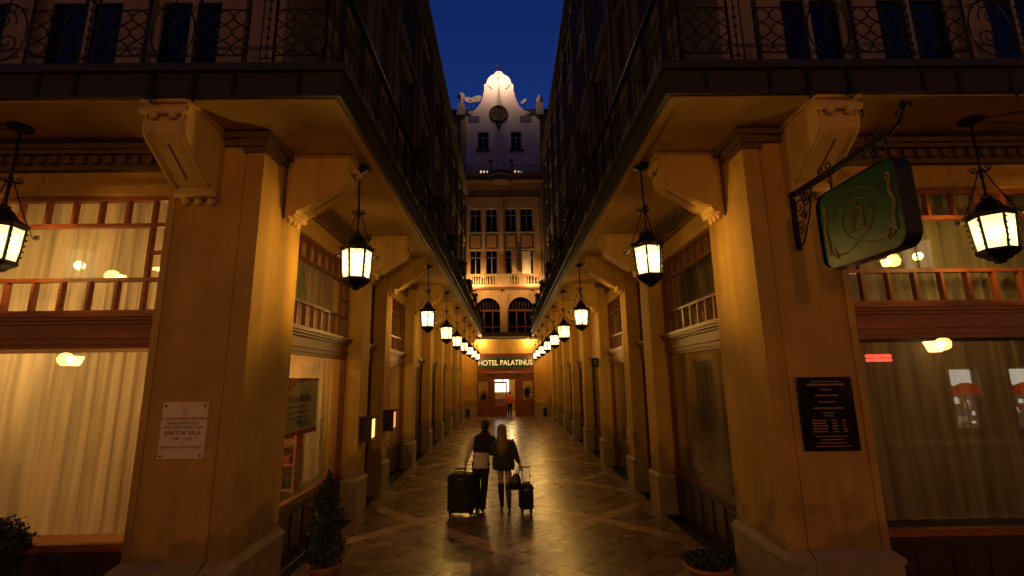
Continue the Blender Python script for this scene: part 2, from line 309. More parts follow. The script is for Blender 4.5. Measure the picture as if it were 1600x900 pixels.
# ================================================================= the two corner buildings
PIL = [9.65, 11.5, 15.0, 18.3, 21.6, 24.9, 28.2, 31.5]; PW = .55
SOF = 5.6; EDGE = 1.77; FRONT = 5.4; SLABY = 4.62; PEND = 34.5
def frame_T(o, u, d): return Matrix(((u[0],d[0],0,o[0]),(u[1],d[1],0,o[1]),(0,0,1,o[2]),(0,0,0,1)))
def shopfront(bld, T, W, wood, ncol=None, side=0, kind='shop', z_top=4.9, z_bot=.78, rise=.75):
    """local x: along the front 0..W, local y: depth into the building, z up"""
    f = MB(T); g = lambda *a: f.box(*a)
    t = .055; zt = [3.42, 3.80, 4.52, z_top]
    low_top = 2.98
    g(0,t,0,.10,0,z_top); g(W-t,W,0,.10,0,z_top)
    g(t,W-t,0,.10,rise,rise+.07); g(t,W-t,0,.09,low_top,low_top+.05)
    panes = []
    if kind == 'shop': panes.append((t,W-t,rise+.07,low_top))
    if z_top > 4:
        g(t,W-t,0,.09,z_top-t,z_top)
        for z in (3.40,3.80,4.50): g(t,W-t,.005,.085,z,z+.045)
        n = ncol or max(2, round(W/.34)); px = (W-2*t)/n
        for k in range(1, n):
            x = t+k*px
            for za, zb in ((3.445,3.80),(4.545,z_top-t)): g(x-.018,x+.018,.01,.08,za,zb)
        if side:
            xs = t+px if side < 0 else W-t-px
            g(xs-.02,xs+.02,.01,.08,3.845,4.50)
            xa, xb = (t, xs-.02) if side < 0 else (xs+.02, W-t)
            g(xa,xb,.015,.075,4.15,4.19)
            panes += [(xa,xb,3.845,4.15),(xa,xb,4.19,4.50)]
            panes.append((xs+.02,W-t,3.845,4.50) if side < 0 else (t,xs-.02,3.845,4.50))
        else: panes.append((t,W-t,3.845,4.50))
        for k in range(n):
            x0, x1 = t+k*px+.018, t+(k+1)*px-.018
            panes += [(x0,x1,3.445,3.80),(x0,x1,4.545,z_top-t)]
    fr = f.build('shop_window', wood, bld)
    for x0,x1,z0,z1 in panes: MB(T).box(x0,x1,.04,.046,z0,z1).build('pane', M['glass'], fr)
    # lintel with stepped cornice
    l = MB(T)
    ztop = 3.40 if z_top > 4 else z_top
    l.box(0,W,-.02,.13,low_top+.05,low_top+.12); l.box(0,W,-.045,.13,low_top+.12,low_top+.155)
    l.box(0,W,-.015,.13,low_top+.155,ztop-.13)
    l.box(0,W,-.05,.13,ztop-.13,ztop-.09); l.box(0,W,-.085,.13,ztop-.09,ztop-.05); l.box(0,W,-.11,.13,ztop-.05,ztop-.001)
    l.build('lintel', wood, bld)
    if kind == 'shop':
        r = MB(T); r.box(0,W,-.01,.12,0,rise-.03); r.box(0,W,-.05,.12,rise-.03,rise)
        ro = r.build('stall_riser', M['wooddk'], bld); n = max(2, round(W/.42))
        pw = W/n
        for k in range(n):
            MB(T).bbox(pw*k+.06,pw*(k+1)-.06,-.03,-.011,.12,rise-.12,.008).build('panel', M['wooddk'], ro)
    else:
        dz = MB(T); cx = W/2; dz.box(t,W-t,.03,.07,.02,.95); dz.box(t,t+.12,.03,.07,.95,low_top); dz.box(W-t-.12,W-t,.03,.07,.95,low_top)
        dz.box(t+.12,W-t-.12,.03,.07,2.2,2.3); dz.box(cx-.04,cx+.04,.025,.075,.02,2.2); dz.box(t+.12,W-t-.12,.03,.07,low_top-.1,low_top)
        do = dz.build('shop_door', M['wooddk'], bld)
        for a, b in ((t+.12,cx-.04),(cx+.04,W-t-.12)):
            MB(T).box(a,b,.045,.051,.95,2.2).build('pane', M['glass'], do); MB(T).bbox(a,b,.01,.03,.2,.8,.008).build('panel', M['wooddk'], do)
        MB(T).box(t+.12,W-t-.12,.045,.051,2.3,low_top-.1).build('pane', M['glass'], do)
        MB(T).tube([(cx+.07,-.03,1.0),(cx+.07,-.03,1.3)],.012).build('door_handle', M['brass'], do)
def bracket_mb(T, proj, wid, z0=4.72):
    """console: local x out of the wall, y across, z up to the soffit"""
    p = proj/.86
    prof = [(0,SOF),(p*.80,SOF),(p*.84,SOF-.04),(p*.86,SOF-.12),(p*.83,SOF-.20),(p*.86,SOF-.27),(p*.84,SOF-.38),(p*.79,SOF-.44),
            (p*.62,SOF-.545),(p*.45,SOF-.65),(p*.29,SOF-.75),(p*.19,SOF-.775),(p*.14,SOF-.83),(p*.05,z0),(0,z0+.01)]
    mb = MB(T); mb.prism([(x,-wid/2,z) for x,z in prof],(0,0,0),(0,wid,0))
    return mb
def bracket(bld, T, proj, wid):
    b = bracket_mb(T, proj, wid).build('bracket', M['bracket'], bld); p = proj/.86
    # raised scroll mouldings along the curved underside, cap plate and pendant leaves
    s = MB(T)
    for y in (-wid/2+.035, wid/2-.035, 0):
        pts = [(p*.86,y,SOF-.12),(p*.855,y,SOF-.28),(p*.84,y,SOF-.39),(p*.79,y,SOF-.445),(p*.62,y,SOF-.55),(p*.45,y,SOF-.655),(p*.29,y,SOF-.755),(p*.18,y,SOF-.78)]
        if y: s.tube(pts, .014, 6)
    s.tube([(p*.875,-wid/2-.015,SOF-.14),(p*.875,wid/2+.015,SOF-.14)],.045,10)
    s.tube([(p*.12,-wid/2-.01,SOF-.84),(p*.12,wid/2+.01,SOF-.84)],.035,10)
    s.build('scroll', M['bracket'], b, True)
    MB(T).loft([[(p*a_,-.012,z_),(p*a_,.012,z_),(p*a_-.004,.012,z_+.006),(p*a_-.004,-.012,z_+.006)] for a_,z_ in ((.745,SOF-.472),(.33,SOF-.727))]).build('slit', M['cornice'], b)
    c = MB(T); c.box(-.001,p*.90,-wid/2-.03,wid/2+.03,SOF-.045,SOF-.002); c.build('cap_plate', M['bracket'], b)
    l = MB(T)
    for k in range(3): l.ball((p*.05, -wid/2+wid*(k+.5)/3, 4.71), .05, 8, 5, .8, 1, 1.3)
    l.build('leaf_pendant', M['bracket'], b, True)
    for q in (-.22,.22): MB(T).ball((p*.885,wid*q,SOF-.20),.045,8,5).build('rosette', M['bracket'], b, True)
    return b
# wrought-iron railing modules (local x along, z up, y thickness)
def rail_panel_mesh():
    m_ = MB(); W_, z0, z1 = .55, .14, .72
    for x in (0, W_): m_.tube([(x,0,0),(x,0,.98)],.011,4)
    m_.tube([(0,0,z0),(W_,0,z0)],.010,4); m_.tube([(0,0,z1),(W_,0,z1)],.010,4)
    cw = W_/3; ch = (z1-z0)/3
    for k in range(3):
        xc = cw*(k+.5)
        for s_ in (-1, 1):
            m_.tube([(xc+s_*cw*.5*abs(sin(pi*i/6))*(1 if True else 1), 0, z0+ch*3*i/18) for i in range(19)], .0095, 4)
    return m_.mesh('railing_panel', M['iron'])
def rail_scroll_mesh():
    m_ = MB(); W_ = .55
    for x in (0, W_): m_.tube([(x,0,0),(x,0,.98)],.016,4)
    m_.tube([(W_/2+.24*cos(2*pi*i/20),0,.45+.36*sin(2*pi*i/20)) for i in range(20)],.011,4,True)
    m_.tube(spiral(W_/2+.04,.60,.15,.02,200,-380,22),.009,4); m_.tube(spiral(W_/2-.04,.32,.14,.02,20,-560,22),.009,4)
    m_.tube(spiral(W_/2-.03,.74,.07,.02,0,420,12),.008,4); m_.tube([(W_/2,0,.05),(W_/2+.03,0,.45),(W_/2,0,.85)],.011,4)
    for a in (45,135,225,315): m_.tube(spiral(W_/2+.245*cos(radians(a)),.45+.40*sin(radians(a)),.05,.012,a,a+480,10),.007,4)
    return m_.mesh('scroll_panel', M['iron'])
def rail_strip_mesh():
    m_ = MB()
    for x in (0,.14): m_.tube([(x,0,0),(x,0,.98)],.009,4)
    m_.tube([(.07,0,0),(.07,0,.98)],.007,4)
    for k in range(7): m_.ball((.07,0,.12+k*.12),.022,6,4)
    for z in (.1,.85): m_.tube([(0,0,z),(.14,0,z)],.008,4)
    return m_.mesh('bead_strip', M['iron'])
RP, RS, RT = rail_panel_mesh(), rail_scroll_mesh(), rail_strip_mesh()
def railing(bld, p0, ang, length, pattern, z=5.96):
    """run of panels from p0 along angle"""
    c_, s_ = cos(ang), sin(ang)
    r = MB(Matrix.Translation((p0[0],p0[1],z)) @ Matrix.Rotation(ang,4,'Z'))
    r.box(0,length,-.03,.03,.98,1.03); r.box(0,length,-.015,.015,.02,.045); r.tube([(0,0,0),(0,0,1.1)],.022,6)
    rl = r.build('balcony_railing', M['iron'], bld)
    x = .04; i = 0
    while x < length-.1:
        k = pattern[i % len(pattern)]; i += 1
        me_, wd = {'P':(RP,.55),'S':(RS,.55),'T':(RT,.14),'g':(None,.12)}[k]
        if me_:
            if x+wd > length: break
            o = link(me_.name, me_, rl); o.location = (p0[0]+c_*x, p0[1]+s_*x, z); o.rotation_euler = (0,0,ang)
        x += wd+.015
    return rl
UPW = None
def upper_window(bld, T, w_, h_, blind=False):
    f = MB(T); f.box(0,.07,0,.08,0,h_); f.box(w_-.07,w_,0,.08,0,h_); f.box(.07,w_-.07,0,.08,0,.08); f.box(.07,w_-.07,0,.08,h_-.07,h_)
    f.box(w_/2-.035,w_/2+.035,.005,.075,.08,h_-.07); f.box(.07,w_/2-.035,.005,.075,h_*.70,h_*.70+.06); f.box(w_/2+.035,w_-.07,.005,.075,h_*.70,h_*.70+.06)
    fo = f.build('upper_window', M['winfr'], bld)
    for a, b in ((.07,w_/2-.035),(w_/2+.035,w_-.07)):
        MB(T).box(a,b,.035,.041,.08,h_*.70).build('pane', M['glassd'], fo); MB(T).box(a,b,.035,.041,h_*.70+.06,h_-.07).build('pane', M['glassd'], fo)
    return fo
for s in (-1, 1):
    ROOF = 16.9 if s < 0 else 19.9
    B = thing('corner_building', 'ochre arcaded building '+('left of the passage, marble plaque on its corner pier' if s < 0 else 'right of the passage, black plaque on its corner pier'), 'building', (0,0,0), 0, 'buildings along the passage')
    def bx(name, mt, *boxes, parent=B):
        mb = MB()
        for x0,x1,y0,y1,z0,z1 in boxes: mb.box(min(s*x0,s*x1),max(s*x0,s*x1),y0,y1,z0,z1)
        return mb.build(name, mt, parent)
    # corner pier: two faces with a square post let into the corner
    pier = bx('pier', M['plaster'], (3.19,4.06,FRONT+.03,6.58,.70,SOF), (2.98,3.19,5.79,6.58,.70,SOF))
    bx('corner_post', M['plaster'], (2.95,3.165,FRONT,5.765,.70,5.33), parent=pier)
    bx('groove', M['cornice'], (3.165,3.19,FRONT+.06,5.8,.70,5.33), (3.0,3.19,5.765,5.79,.70,5.33), parent=pier)
    bx('quoin_strip', M['plaster'], (3.98,4.06,FRONT+.012,FRONT+.03,.70,4.98), parent=pier)
    so = bx('socle', M['stone'], (3.20,4.13,FRONT-.05,6.60,-.02,.60), (2.90,3.17,FRONT-.09,5.78,-.02,.60), (2.92,3.20,5.80,6.60,-.02,.60), parent=pier)
    mb = MB()
    def slope(x0,x1,y0,y1,z0,z1,i0,ix,iy):
        X = sorted((s*x0, s*x1)); 
        a = [(x0,y0),(x1,y0),(x1,y1),(x0,y1)]; b = [(x0+ix,y0+iy),(x1-i0,y0+iy),(x1-i0,y1),(x0+ix,y1)]
        mb.loft([[(s*p[0],p[1],z0) for p in a],[(s*p[0],p[1],z0+.05) for p in a],[(s*p[0],p[1],z1) for p in b]])
    slope(3.20,4.15,FRONT-.07,6.61,.60,.72,.08,0,.09); slope(2.88,3.17,FRONT-.11,5.78,.60,.72,0,.06,.10); slope(2.90,3.20,5.80,6.61,.60,.72,0,.07,0)
    mb.build('socle_cap', M['stone'], pier)
    bx('capital', M['cornice'], (2.925,3.20,FRONT-.025,5.80,5.33,5.40), (2.90,3.24,FRONT-.05,5.83,5.40,5.50), (2.87,4.12,FRONT-.08,6.62,5.50,5.599), (2.935,4.08,FRONT-.02,6.59,5.42,5.50), parent=pier)
    # pilasters
    for k, y in enumerate(PIL):
        p = bx('pilaster', M['plaster'], (WALL,3.40,y,y+PW,.70,5.45))
        bx('socle', M['stone'], (WALL-.05,3.40,y-.04,y+PW+.04,-.02,.62), parent=p)
        mb = MB(); slope(WALL-.06,3.40,y-.05,y+PW+.05,.62,.71,0,.055,.045); mb.build('socle_cap', M['stone'], p)
        bx('capital', M['cornice'], (WALL-.04,3.40,y-.03,y+PW+.03,5.45,5.52), (WALL-.08,3.40,y-.06,y+PW+.06,5.52,5.599), parent=p)
        bracket(B, frame_T((s*WALL,y+PW/2,0),(-s,0,0),(0,1,0)), .83, .38)
    bracket(B, frame_T((s*WALL,6.19,0),(-s,0,0),(0,1,0)), .83, .36)
    bracket(B, frame_T((s*3.68,FRONT+.03,0),(0,-1,0),(1,0,0)), .74, .46)
    # ground-floor openings along the passage
    opens = [(6.6,9.65,'shop',4.9),(10.2,11.5,'door',4.9),(12.05,15.0,'shop',4.9),(15.55,18.3,'shop',3.35),(18.85,21.6,'shop',3.35),(22.15,24.9,'shop',3.35),(25.45,28.2,'shop',3.35),(28.75,31.5,'shop',3.35)]
    wl = []
    for y0,y1,kd,zt in opens:
        wl.append((3.22,3.50,y0,y1,zt,SOF))
        shopfront(B, frame_T((s*3.25,y0,0),(0,1,0),(s,0,0)), y1-y0, M['wood'] if zt > 4 else M['wooddk'], kind=kd, z_top=zt, side=(1 if kd == 'shop' and zt > 4 else 0))
    for y in PIL: wl.append((3.40,3.50,y,y+PW,0,SOF))
    wl += [(3.20,3.50,32.05,34.5,0,SOF),(3.5,3.9,6.4,6.59,4.95,SOF)]
    bx('ground_floor_wall', M['plaster'], *wl)
    # front shop window
    T = frame_T((4.06,5.70,0),(1,0,0),(0,1,0)) if s > 0 else frame_T((-8.2,5.70,0),(1,0,0),(0,1,0))
    shopfront(B, T, 4.14, M['woodf'], ncol=12, side=(-1 if s > 0 else 1))
    bx('front_wall', M['plaster'], (4.06,8.2,5.68,5.85,4.9,SOF),(8.2,9.4,5.43,6.6,0,SOF),(9.4,14,5.7,6.0,0,SOF), (13.7,14,6.0,34,0,SOF))
    bx('window_surround', M['plaster'], (4.06,8.2,5.62,5.68,4.9,5.02),(4.06,4.12,5.62,5.69,3.45,4.9))
    # frieze with dentils under the soffit
    fz = [(4.07,8.19,5.55,5.70,5.42,5.47),(4.07,8.19,5.60,5.70,5.22,5.25)]
    fo = bx('frieze', M['cornice'], *fz, (4.07,8.19,5.63,5.67,5.25,5.42),(4.07,8.19,5.50,5.70,5.47,5.53))
    dm = MB().box(-.04,.04,-.06,0,0,.10).mesh('dentil', M['cornice'])
    for k in range(24): o = link('dentil', dm, fo); o.location = (s*(4.16+k*.17),5.63,5.30)
    for y0,y1,kd,zt in opens:
        fo = bx('frieze', M['cornice'], (3.12,3.24,y0+.01,y1-.01,5.42,5.47),(3.17,3.24,y0+.01,y1-.01,5.22,5.25),(3.07,3.24,y0+.01,y1-.01,5.47,5.53))
        d2 = MB()
        for k in range(int((y1-y0)/.17)):
            yy = y0+.1+k*.17; d2.box(min(s*3.15,s*3.22),max(s*3.15,s*3.22),yy-.04,yy+.04,5.30,5.40)
        d2.build('dentil_row', M['cornice'], fo)['kind'] = 'stuff'
    cb = MB(); cb.tube([(s*5.74,5.22,5.59),(s*6.2,5.0,5.585),(s*7.6,4.75,5.59)],.010,5); cb.tube([(s*5.8,5.24,5.59),(s*6.9,5.35,5.585),(s*8.1,5.3,5.59)],.008,5); cb.build('soffit_line', M['cornice'], B)  # thin brown lines along the soffit beside the front lantern
    # interior rooms
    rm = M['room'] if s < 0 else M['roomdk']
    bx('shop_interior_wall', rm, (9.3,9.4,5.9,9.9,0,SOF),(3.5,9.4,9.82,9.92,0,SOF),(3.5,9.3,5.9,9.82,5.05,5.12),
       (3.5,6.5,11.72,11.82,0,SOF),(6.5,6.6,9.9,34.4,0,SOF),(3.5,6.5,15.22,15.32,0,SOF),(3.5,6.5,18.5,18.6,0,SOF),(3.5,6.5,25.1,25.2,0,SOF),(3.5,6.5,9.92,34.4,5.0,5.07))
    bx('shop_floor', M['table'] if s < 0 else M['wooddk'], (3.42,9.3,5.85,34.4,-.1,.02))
    # balcony slab, fascia, railings
    bx('balcony_slab', M['ceilp'], (EDGE+.05,14,SLABY+.05,5.9,SOF,SOF+.3),(EDGE+.05,3.5,5.9,PEND,SOF,SOF+.3))
    bx('slab_rim', M['ceilp'], (EDGE+.06,EDGE+.16,SLABY+.16,PEND,SOF-.028,SOF-.001),(EDGE+.06,14,SLABY+.06,SLABY+.16,SOF-.028,SOF-.001))
    fa = bx('fascia', M['fascia'], (EDGE,14,SLABY,SLABY+.05,SOF-.01,SOF+.33),(EDGE,EDGE+.05,SLABY+.05,PEND,SOF-.01,SOF+.33),(EDGE-.05,14,SLABY-.05,SLABY,SOF+.27,SOF+.36),(EDGE-.05,EDGE,SLABY,PEND,SOF+.27,SOF+.36))
    pend = MB()
    pend.tube(spiral(-.05,-.02,.05,.015,90,-300,10),.007,4); pend.tube(spiral(.05,-.02,.05,.015,90,480,10),.007,4); pend.tube([(0,0,.3),(0,0,-.09)],.009,4); pend.ball((0,0,-.08),.018,6,4)
    pm_ = pend.mesh('iron_pendant', M['iron'])
    for x in (3.33,3.78,5.6): o = link('iron_pendant', pm_, fa); o.location = (s*x,SLABY-.02,SOF)
    for x in (2.2,2.9,3.33,3.78,4.6,5.0): bx('fascia_strap', M['iron'], (x,x+.05,SLABY-.012,SLABY-.001,SOF-.01,SOF+.27), parent=fa)
    pat = 'TPTgPSPTPS'
    if s > 0: railing(B, (EDGE+.02,SLABY+.02), 0, 9, pat)
    else:     railing(B, (-EDGE-.02,SLABY+.02), pi, 9, pat)
    railing(B, (s*(EDGE+.02),SLABY+.02), pi/2, PEND-SLABY-.3, 'PTPTPS')
    # upper walls: passage side with windows between lesenes, front with tall doors
    ys = [6.0]+[y+PW/2 for y in PIL]+[34.5]
    uw = [(3.35,3.8,5.95,34.5,5.9,6.2)]
    floors = [(6.15,8.7),(9.9,12.3),(13.5,15.6)] + ([(17.0,18.6)] if s > 0 else [])
    for a, b in zip(ys[:-1], ys[1:]):
        mdl = (a+b)/2; hw = min(.62,(b-a)/2-.45)
        z = 5.9
        for z0, z1 in floors:
            uw.append((3.2,3.45,a,b,z,z0)); uw += [(3.2,3.45,a,mdl-hw,z0,z1),(3.2,3.45,mdl+hw,b,z0,z1)]; z = z1
            upper_window(B, frame_T((s*3.3,mdl-hw,z0),(0,1,0),(s,0,0)), 2*hw, z1-z0)
            bx('window_sill', M['upstone'], (3.1,3.3,mdl-hw-.08,mdl+hw+.08,z0-.10,z0-.001)); bx('window_hood', M['upstone'], (3.08,3.2,mdl-hw-.12,mdl+hw+.12,z1+.03,z1+.16))
        uw.append((3.2,3.45,a,b,z,ROOF-.3))
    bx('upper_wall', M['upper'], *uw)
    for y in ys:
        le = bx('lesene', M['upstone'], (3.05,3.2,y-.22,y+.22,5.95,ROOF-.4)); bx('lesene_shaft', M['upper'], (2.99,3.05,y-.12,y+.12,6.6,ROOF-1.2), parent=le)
    bx('string_course', M['upper'], (3.02,3.2,6,34.5,9.2,9.35),(3.02,3.2,6,34.5,12.8,12.95))
    ev = bx('eaves_cornice', M['upper'], (2.95,3.6,5.2,34.6,ROOF-.3,ROOF-.12),(2.85,3.6,5.1,34.6,ROOF-.12,ROOF))
    bx('roof', M['roof'], (3.0,14,5.2,34.4,ROOF,ROOF+.2))
    # back room volume of the upper floors
    bx('upper_interior', M['roomdk'], (3.6,3.7,6.3,34.4,5.92,ROOF-.3),(3.6,13.9,6.4,6.5,5.92,ROOF-.3))
    fx = [3.2,3.62,5.0,6.6,8.2,9.8,11.4,14]
    fw_ = [(3.45,14,5.95,6.2,8.9,ROOF-.3)]
    fr_p = []
    for k,(a,b) in enumerate(zip(fx[:-1],fx[1:])):
        bx('door_jamb_pilaster', M['upstone'], (a,a+.34,5.80,6.05,5.9,8.9))
        if b-a > 1:
            upper_window(B, frame_T((s*(a+.34) if s > 0 else -(b), 5.98, 5.92),(1,0,0),(0,1,0)), b-a-.34, 2.98)
    bx('front_upper_wall', M['upper'], *fw_)
    for y0, nm in ((8.9,'string_course'),(12.6,'string_course')): bx(nm, M['upstone'], (3.2,14,5.75,5.95,y0,y0+.2))
    # the roof-edge cornice on the front
    bx('eaves_cornice', M['upper'], (2.9,14,5.2,6.3,ROOF-.3,ROOF-.002))

# diagonal wall lines beyond: inside lamps that light the shops
def room_light(name, loc, watts, col=(1,.57,.21), r=.12, label='', lamp=True):
    t_ = thing('ceiling_lamp', label, 'lamp', loc, 0, 'lamps inside the shops')
    if lamp:
        MB().lathe([(.02,.10),(.14,.04),(.18,-.06),(.17,-.075),(.12,.03),(.01,.08)],14).build('lamp_shade', M['cloth'], t_, True)
        MB().tube([(0,0,.1),(0,0,.5)],.008,6).build('cord', M['iron'], t_)
    l = bpy.data.lights.new(name,'POINT'); l.energy = watts; l.color = col; l.shadow_soft_size = r
    o = link('lamp_light', l, t_); o.location = (0,0,-.16); return t_
room_light('a', (-5.4,7.3,4.4), 85, label='shaded lamp inside left corner shop above the curtain')
room_light('b', (-6.4,6.9,3.3), 95, label='low shaded lamp inside left corner shop towards the street end')
room_light('c', (-4.6,8.9,2.9), 60, label='shaded lamp over the restaurant table in the left corner shop')
room_light('d', (-4.8,13.6,2.8), 55, label='shaded lamp inside the second left shop window')
room_light('e', (5.6,7.4,3.5), 28, label='shaded lamp high inside the right corner shop')
room_light('f', (4.9,13.4,2.9), 22, label='shaded lamp inside the second right shop window')
room_light('g', (-4.9,22,2.7), 12, label='shaded lamp inside a far left shop')
room_light('h', (4.9,22,2.7), 12, label='shaded lamp inside a far right shop')
for s, n_ in ((-1,'left'),(1,'right')):
    room_light('i', (s*4.8,28.0,2.7), 12, label=f'farthest shaded lamp inside the {n_} hand row of shops')

# ================================================================= curtains
def curtain(label, T, W, z0, z1, mt, amp=.035, wl=.16, seed=0):
    rnd = random.Random(seed); n = int(W/.02); mb = MB(T); ph = 0; off = []
    for i in range(n+1):
        ph += 2*pi*.02/(wl*(.45+1.3*rnd.random())); off.append(amp*sin(ph)*(.6+.5*sin(i*.031+seed)))
    for i in range(n):
        x0, x1 = W*i/n, W*(i+1)/n
        mb.add([(x0,off[i]*.7,z1),(x1,off[i+1]*.7,z1),(x1,off[i+1]*1.2,z0),(x0,off[i]*1.2,z0)],[(0,1,2,3)])
    o = mb.build('curtain', mt, None, True); tag(o, label, 'curtain', 'curtains in the shop windows'); return o
curtain('long cream net curtain behind the big lower pane of the left front shop window', frame_T((-8.1,5.98,0),(1,0,0),(0,1,0)), 3.98, .85, 2.95, M['curtain'], seed=1)
curtain('short cream net curtain behind the upper panes of the left front shop window', frame_T((-8.1,5.96,0),(1,0,0),(0,1,0)), 4.0, 3.2, 4.95, M['curtain'], seed=2)
curtain('long taupe curtain behind the big lower pane of the right front shop window', frame_T((4.15,5.98,0),(1,0,0),(0,1,0)), 4.0, .85, 2.95, M['curtdk'], amp=.05, wl=.26, seed=3)
curtain('pale net curtain behind the upper panes of the right front shop window', frame_T((4.12,5.96,0),(1,0,0),(0,1,0)), 4.0, 3.2, 4.95, M['curtain'], seed=4)
curtain('grey net curtain in the first right-hand shop window of the passage', frame_T((3.55,6.7,0),(0,1,0),(1,0,0)), 2.9, .85, 2.95, M['curtdk'], amp=.05, wl=.3, seed=5)
curtain('upper net curtain in the first right-hand shop window of the passage', frame_T((3.55,6.7,0),(0,1,0),(1,0,0)), 2.9, 3.2, 4.95, M['curtdk'], seed=6)
curtain('gold curtain drawn aside at the far end of the first left-hand passage window', frame_T((-3.55,8.75,0),(0,1,0),(-1,0,0)), .85, .85, 2.95, M['curtain'], amp=.05, wl=.14, seed=7)
curtain('upper net curtain in the first left-hand passage window', frame_T((-3.55,6.7,0),(0,1,0),(-1,0,0)), 2.9, 3.2, 4.95, M['curtdk'], seed=8)
curtain('yellow curtain half drawn in the second left-hand passage window', frame_T((-3.5,12.1,0),(0,1,0),(-1,0,0)), 1.9, .85, 2.95, M['curtain'], seed=9)
curtain('yellow curtain half drawn in the second right-hand passage window', frame_T((3.5,12.1,0),(0,1,0),(1,0,0)), 1.9, .85, 2.95, M['curtain'], seed=10)

# ================================================================= hanging lanterns
def make_lantern():
    t = thing('hanging_lantern', 'x', 'lantern', (0,0,0), 0, 'hanging iron lanterns')      # origin at the soffit
    MB().lathe([(.02,0),(.115,-.0),(.12,-.03),(.09,-.055),(.03,-.075),(.014,-.10)],16).build('ceiling_rose', M['iron'], t, True)
    r = MB(); r.tube([(0,0,-.08),(0,0,-1.06)],.013,8); r.ball((0,0,-.66),.032,8,5,1,1,.8); r.ball((0,0,-.74),.026,8,5); r.lathe([(.02,-.70),(.05,-.69),(.02,-.68)],10)
    r.build('rod', M['iron'], t, True)
    c = MB()
    for k in range(3):
        a = 2*pi*k/3+.5; f = lambda x,z,a=a: (x*cos(a),x*sin(a),z)
        c.tube(spiral(.07,-.655,.045,.012,-150,260,14,f),.007,5); c.tube([f(.0,-.70),f(.06,-.70),f(.085,-.66)],.008,5)
    c.build('scroll_collar', M['iron'], t)
    for k in range(3):
        a = 2*pi*k/3+.5; f = lambda x,z,a=a: (x*cos(a),x*sin(a),z)
        s_ = MB(); s_.tube([f(.035,-.70),f(.10,-.88),f(.175,-1.07),f(.235,-1.20),f(.27,-1.29),f(.31,-1.325),f(.345,-1.30),f(.335,-1.265),f(.305,-1.275)],.0075,5); s_.ball(f(.31,-1.29),.020,8,5)
        s_.build('stay', M['iron'], t, True)
    H = 6
    cap = MB(); cap.lathe([(.018,-.97),(.035,-.995),(.055,-1.0),(.05,-1.03),(.075,-1.05),(.105,-1.09),(.125,-1.13),(.16,-1.165),(.235,-1.205),(.245,-1.225),(.20,-1.24)],H)
    cap.build('lantern_cap', M['iron'], t)
    top, bot, zt, zb = .205, .172, -1.245, -1.665
    fr = MB()
    for k in range(H):
        a = 2*pi*k/H; P = lambda r_, z: (r_*cos(a), r_*sin(a), z)
        fr.tube([P(top,zt),P(bot,zb)],.015,4)
        for j in range(5): fr.ball(P(top+(bot-top)*(j+.7)/5.5+.022, zt+(zb-zt)*(j+.9)/6),.014,5,4)
    fr.lathe([(top-.02,zt+.01),(top+.018,zt+.01),(top+.014,zt-.022),(top-.022,zt-.022)],H); fr.lathe([(bot-.02,zb+.02),(bot+.02,zb+.02),(bot+.024,zb-.01),(bot-.02,zb-.01)],H)
    fr.build('lantern_frame', M['iron'], t)
    for k in range(H):
        a, b = 2*pi*k/H, 2*pi*(k+1)/H; q = .985
        MB().add([(top*cos(a)*q,top*sin(a)*q,zt-.02),(top*cos(b)*q,top*sin(b)*q,zt-.02),(bot*cos(b)*q,bot*sin(b)*q,zb+.02),(bot*cos(a)*q,bot*sin(a)*q,zb+.02)],[(0,1,2,3)]).build('glass_pane', M['pane'], t)
    MB().lathe([(bot+.03,zb-.01),(bot+.01,zb-.035),(.12,zb-.075),(.10,zb-.10),(.06,zb-.115),(.05,zb-.14),(.012,zb-.15)],H).build('lantern_base', M['iron'], t)
    MB().lathe([(.02,-1.24),(.03,-1.26),(.03,-1.36),(.02,-1.38)],10).build('bulb_socket', M['brass'], t, True)
    l = bpy.data.lights.new('lamp_light','POINT'); l.energy = LAMP_W; l.color = LAMP_COL; l.shadow_soft_size = .055
    o = link('lamp_light', l, t); o.location = (0,0,-1.45)
    return t
LY = [6.4, 12.45, 16.3, 19.8, 23.2, 26.5, 29.8, 33.0]
ORD = ['first','second','third','fourth','fifth','sixth','seventh','last']
proto = make_lantern(); first = True
for s, sn in ((-1,'left'),(1,'right')):
    for k, y in enumerate(LY):
        o = proto if first else copy_tree(proto); first = False
        o.location = (s*(2.10 if s < 0 else 1.98), y, SOF-.002); o.rotation_euler = (0,0,radians(18 if s < 0 else 8)+.35*k)
        extra = ['nearest the corner pier','hanging over the couple','past the third pilaster','in mid passage','beyond mid passage','towards the hotel door','just before the hotel front','beside the hotel sign'][k]
        o.rotation_euler.x = radians(random.uniform(-.9,.9)); o.rotation_euler.y = radians(random.uniform(-.9,.9))
        for ch in o.children:
            if ch.type == 'LIGHT': ch.data = ch.data.copy(); ch.data.energy = LAMP_W*random.uniform(.82,1.15)*(1.12 if s < 0 and k == 0 else 1)
        o['label'] = f'{ORD[k]} lit lantern of the {sn} row in the passage, {extra}'
    o = copy_tree(proto); o.location = (s*5.78 if s < 0 else 5.70, 5.22, SOF-.002); o.rotation_euler = (0,0,radians(14) if s > 0 else radians(40))
    o['label'] = 'lit iron lantern hanging in front of the ' + ('left shop window on the street side' if s < 0 else 'right shop window beside the green sign'); o['group'] = 'hanging iron lanterns'
    for ch in o.children:
        if ch.type == 'LIGHT': ch.data = ch.data.copy(); ch.data.energy = LAMP_W*.62

# ================================================================= end building with the hotel entrance
E_ = thing('gabled_building', 'tall building closing the passage, pale scrolled gable lit at its crest above ochre storeys', 'building')
def eb(name, mt, *boxes, parent=E_):
    mb = MB()
    for b_ in boxes: mb.box(*b_)
    return mb.build(name, mt, parent)
CX = -.38; YE = 36.0
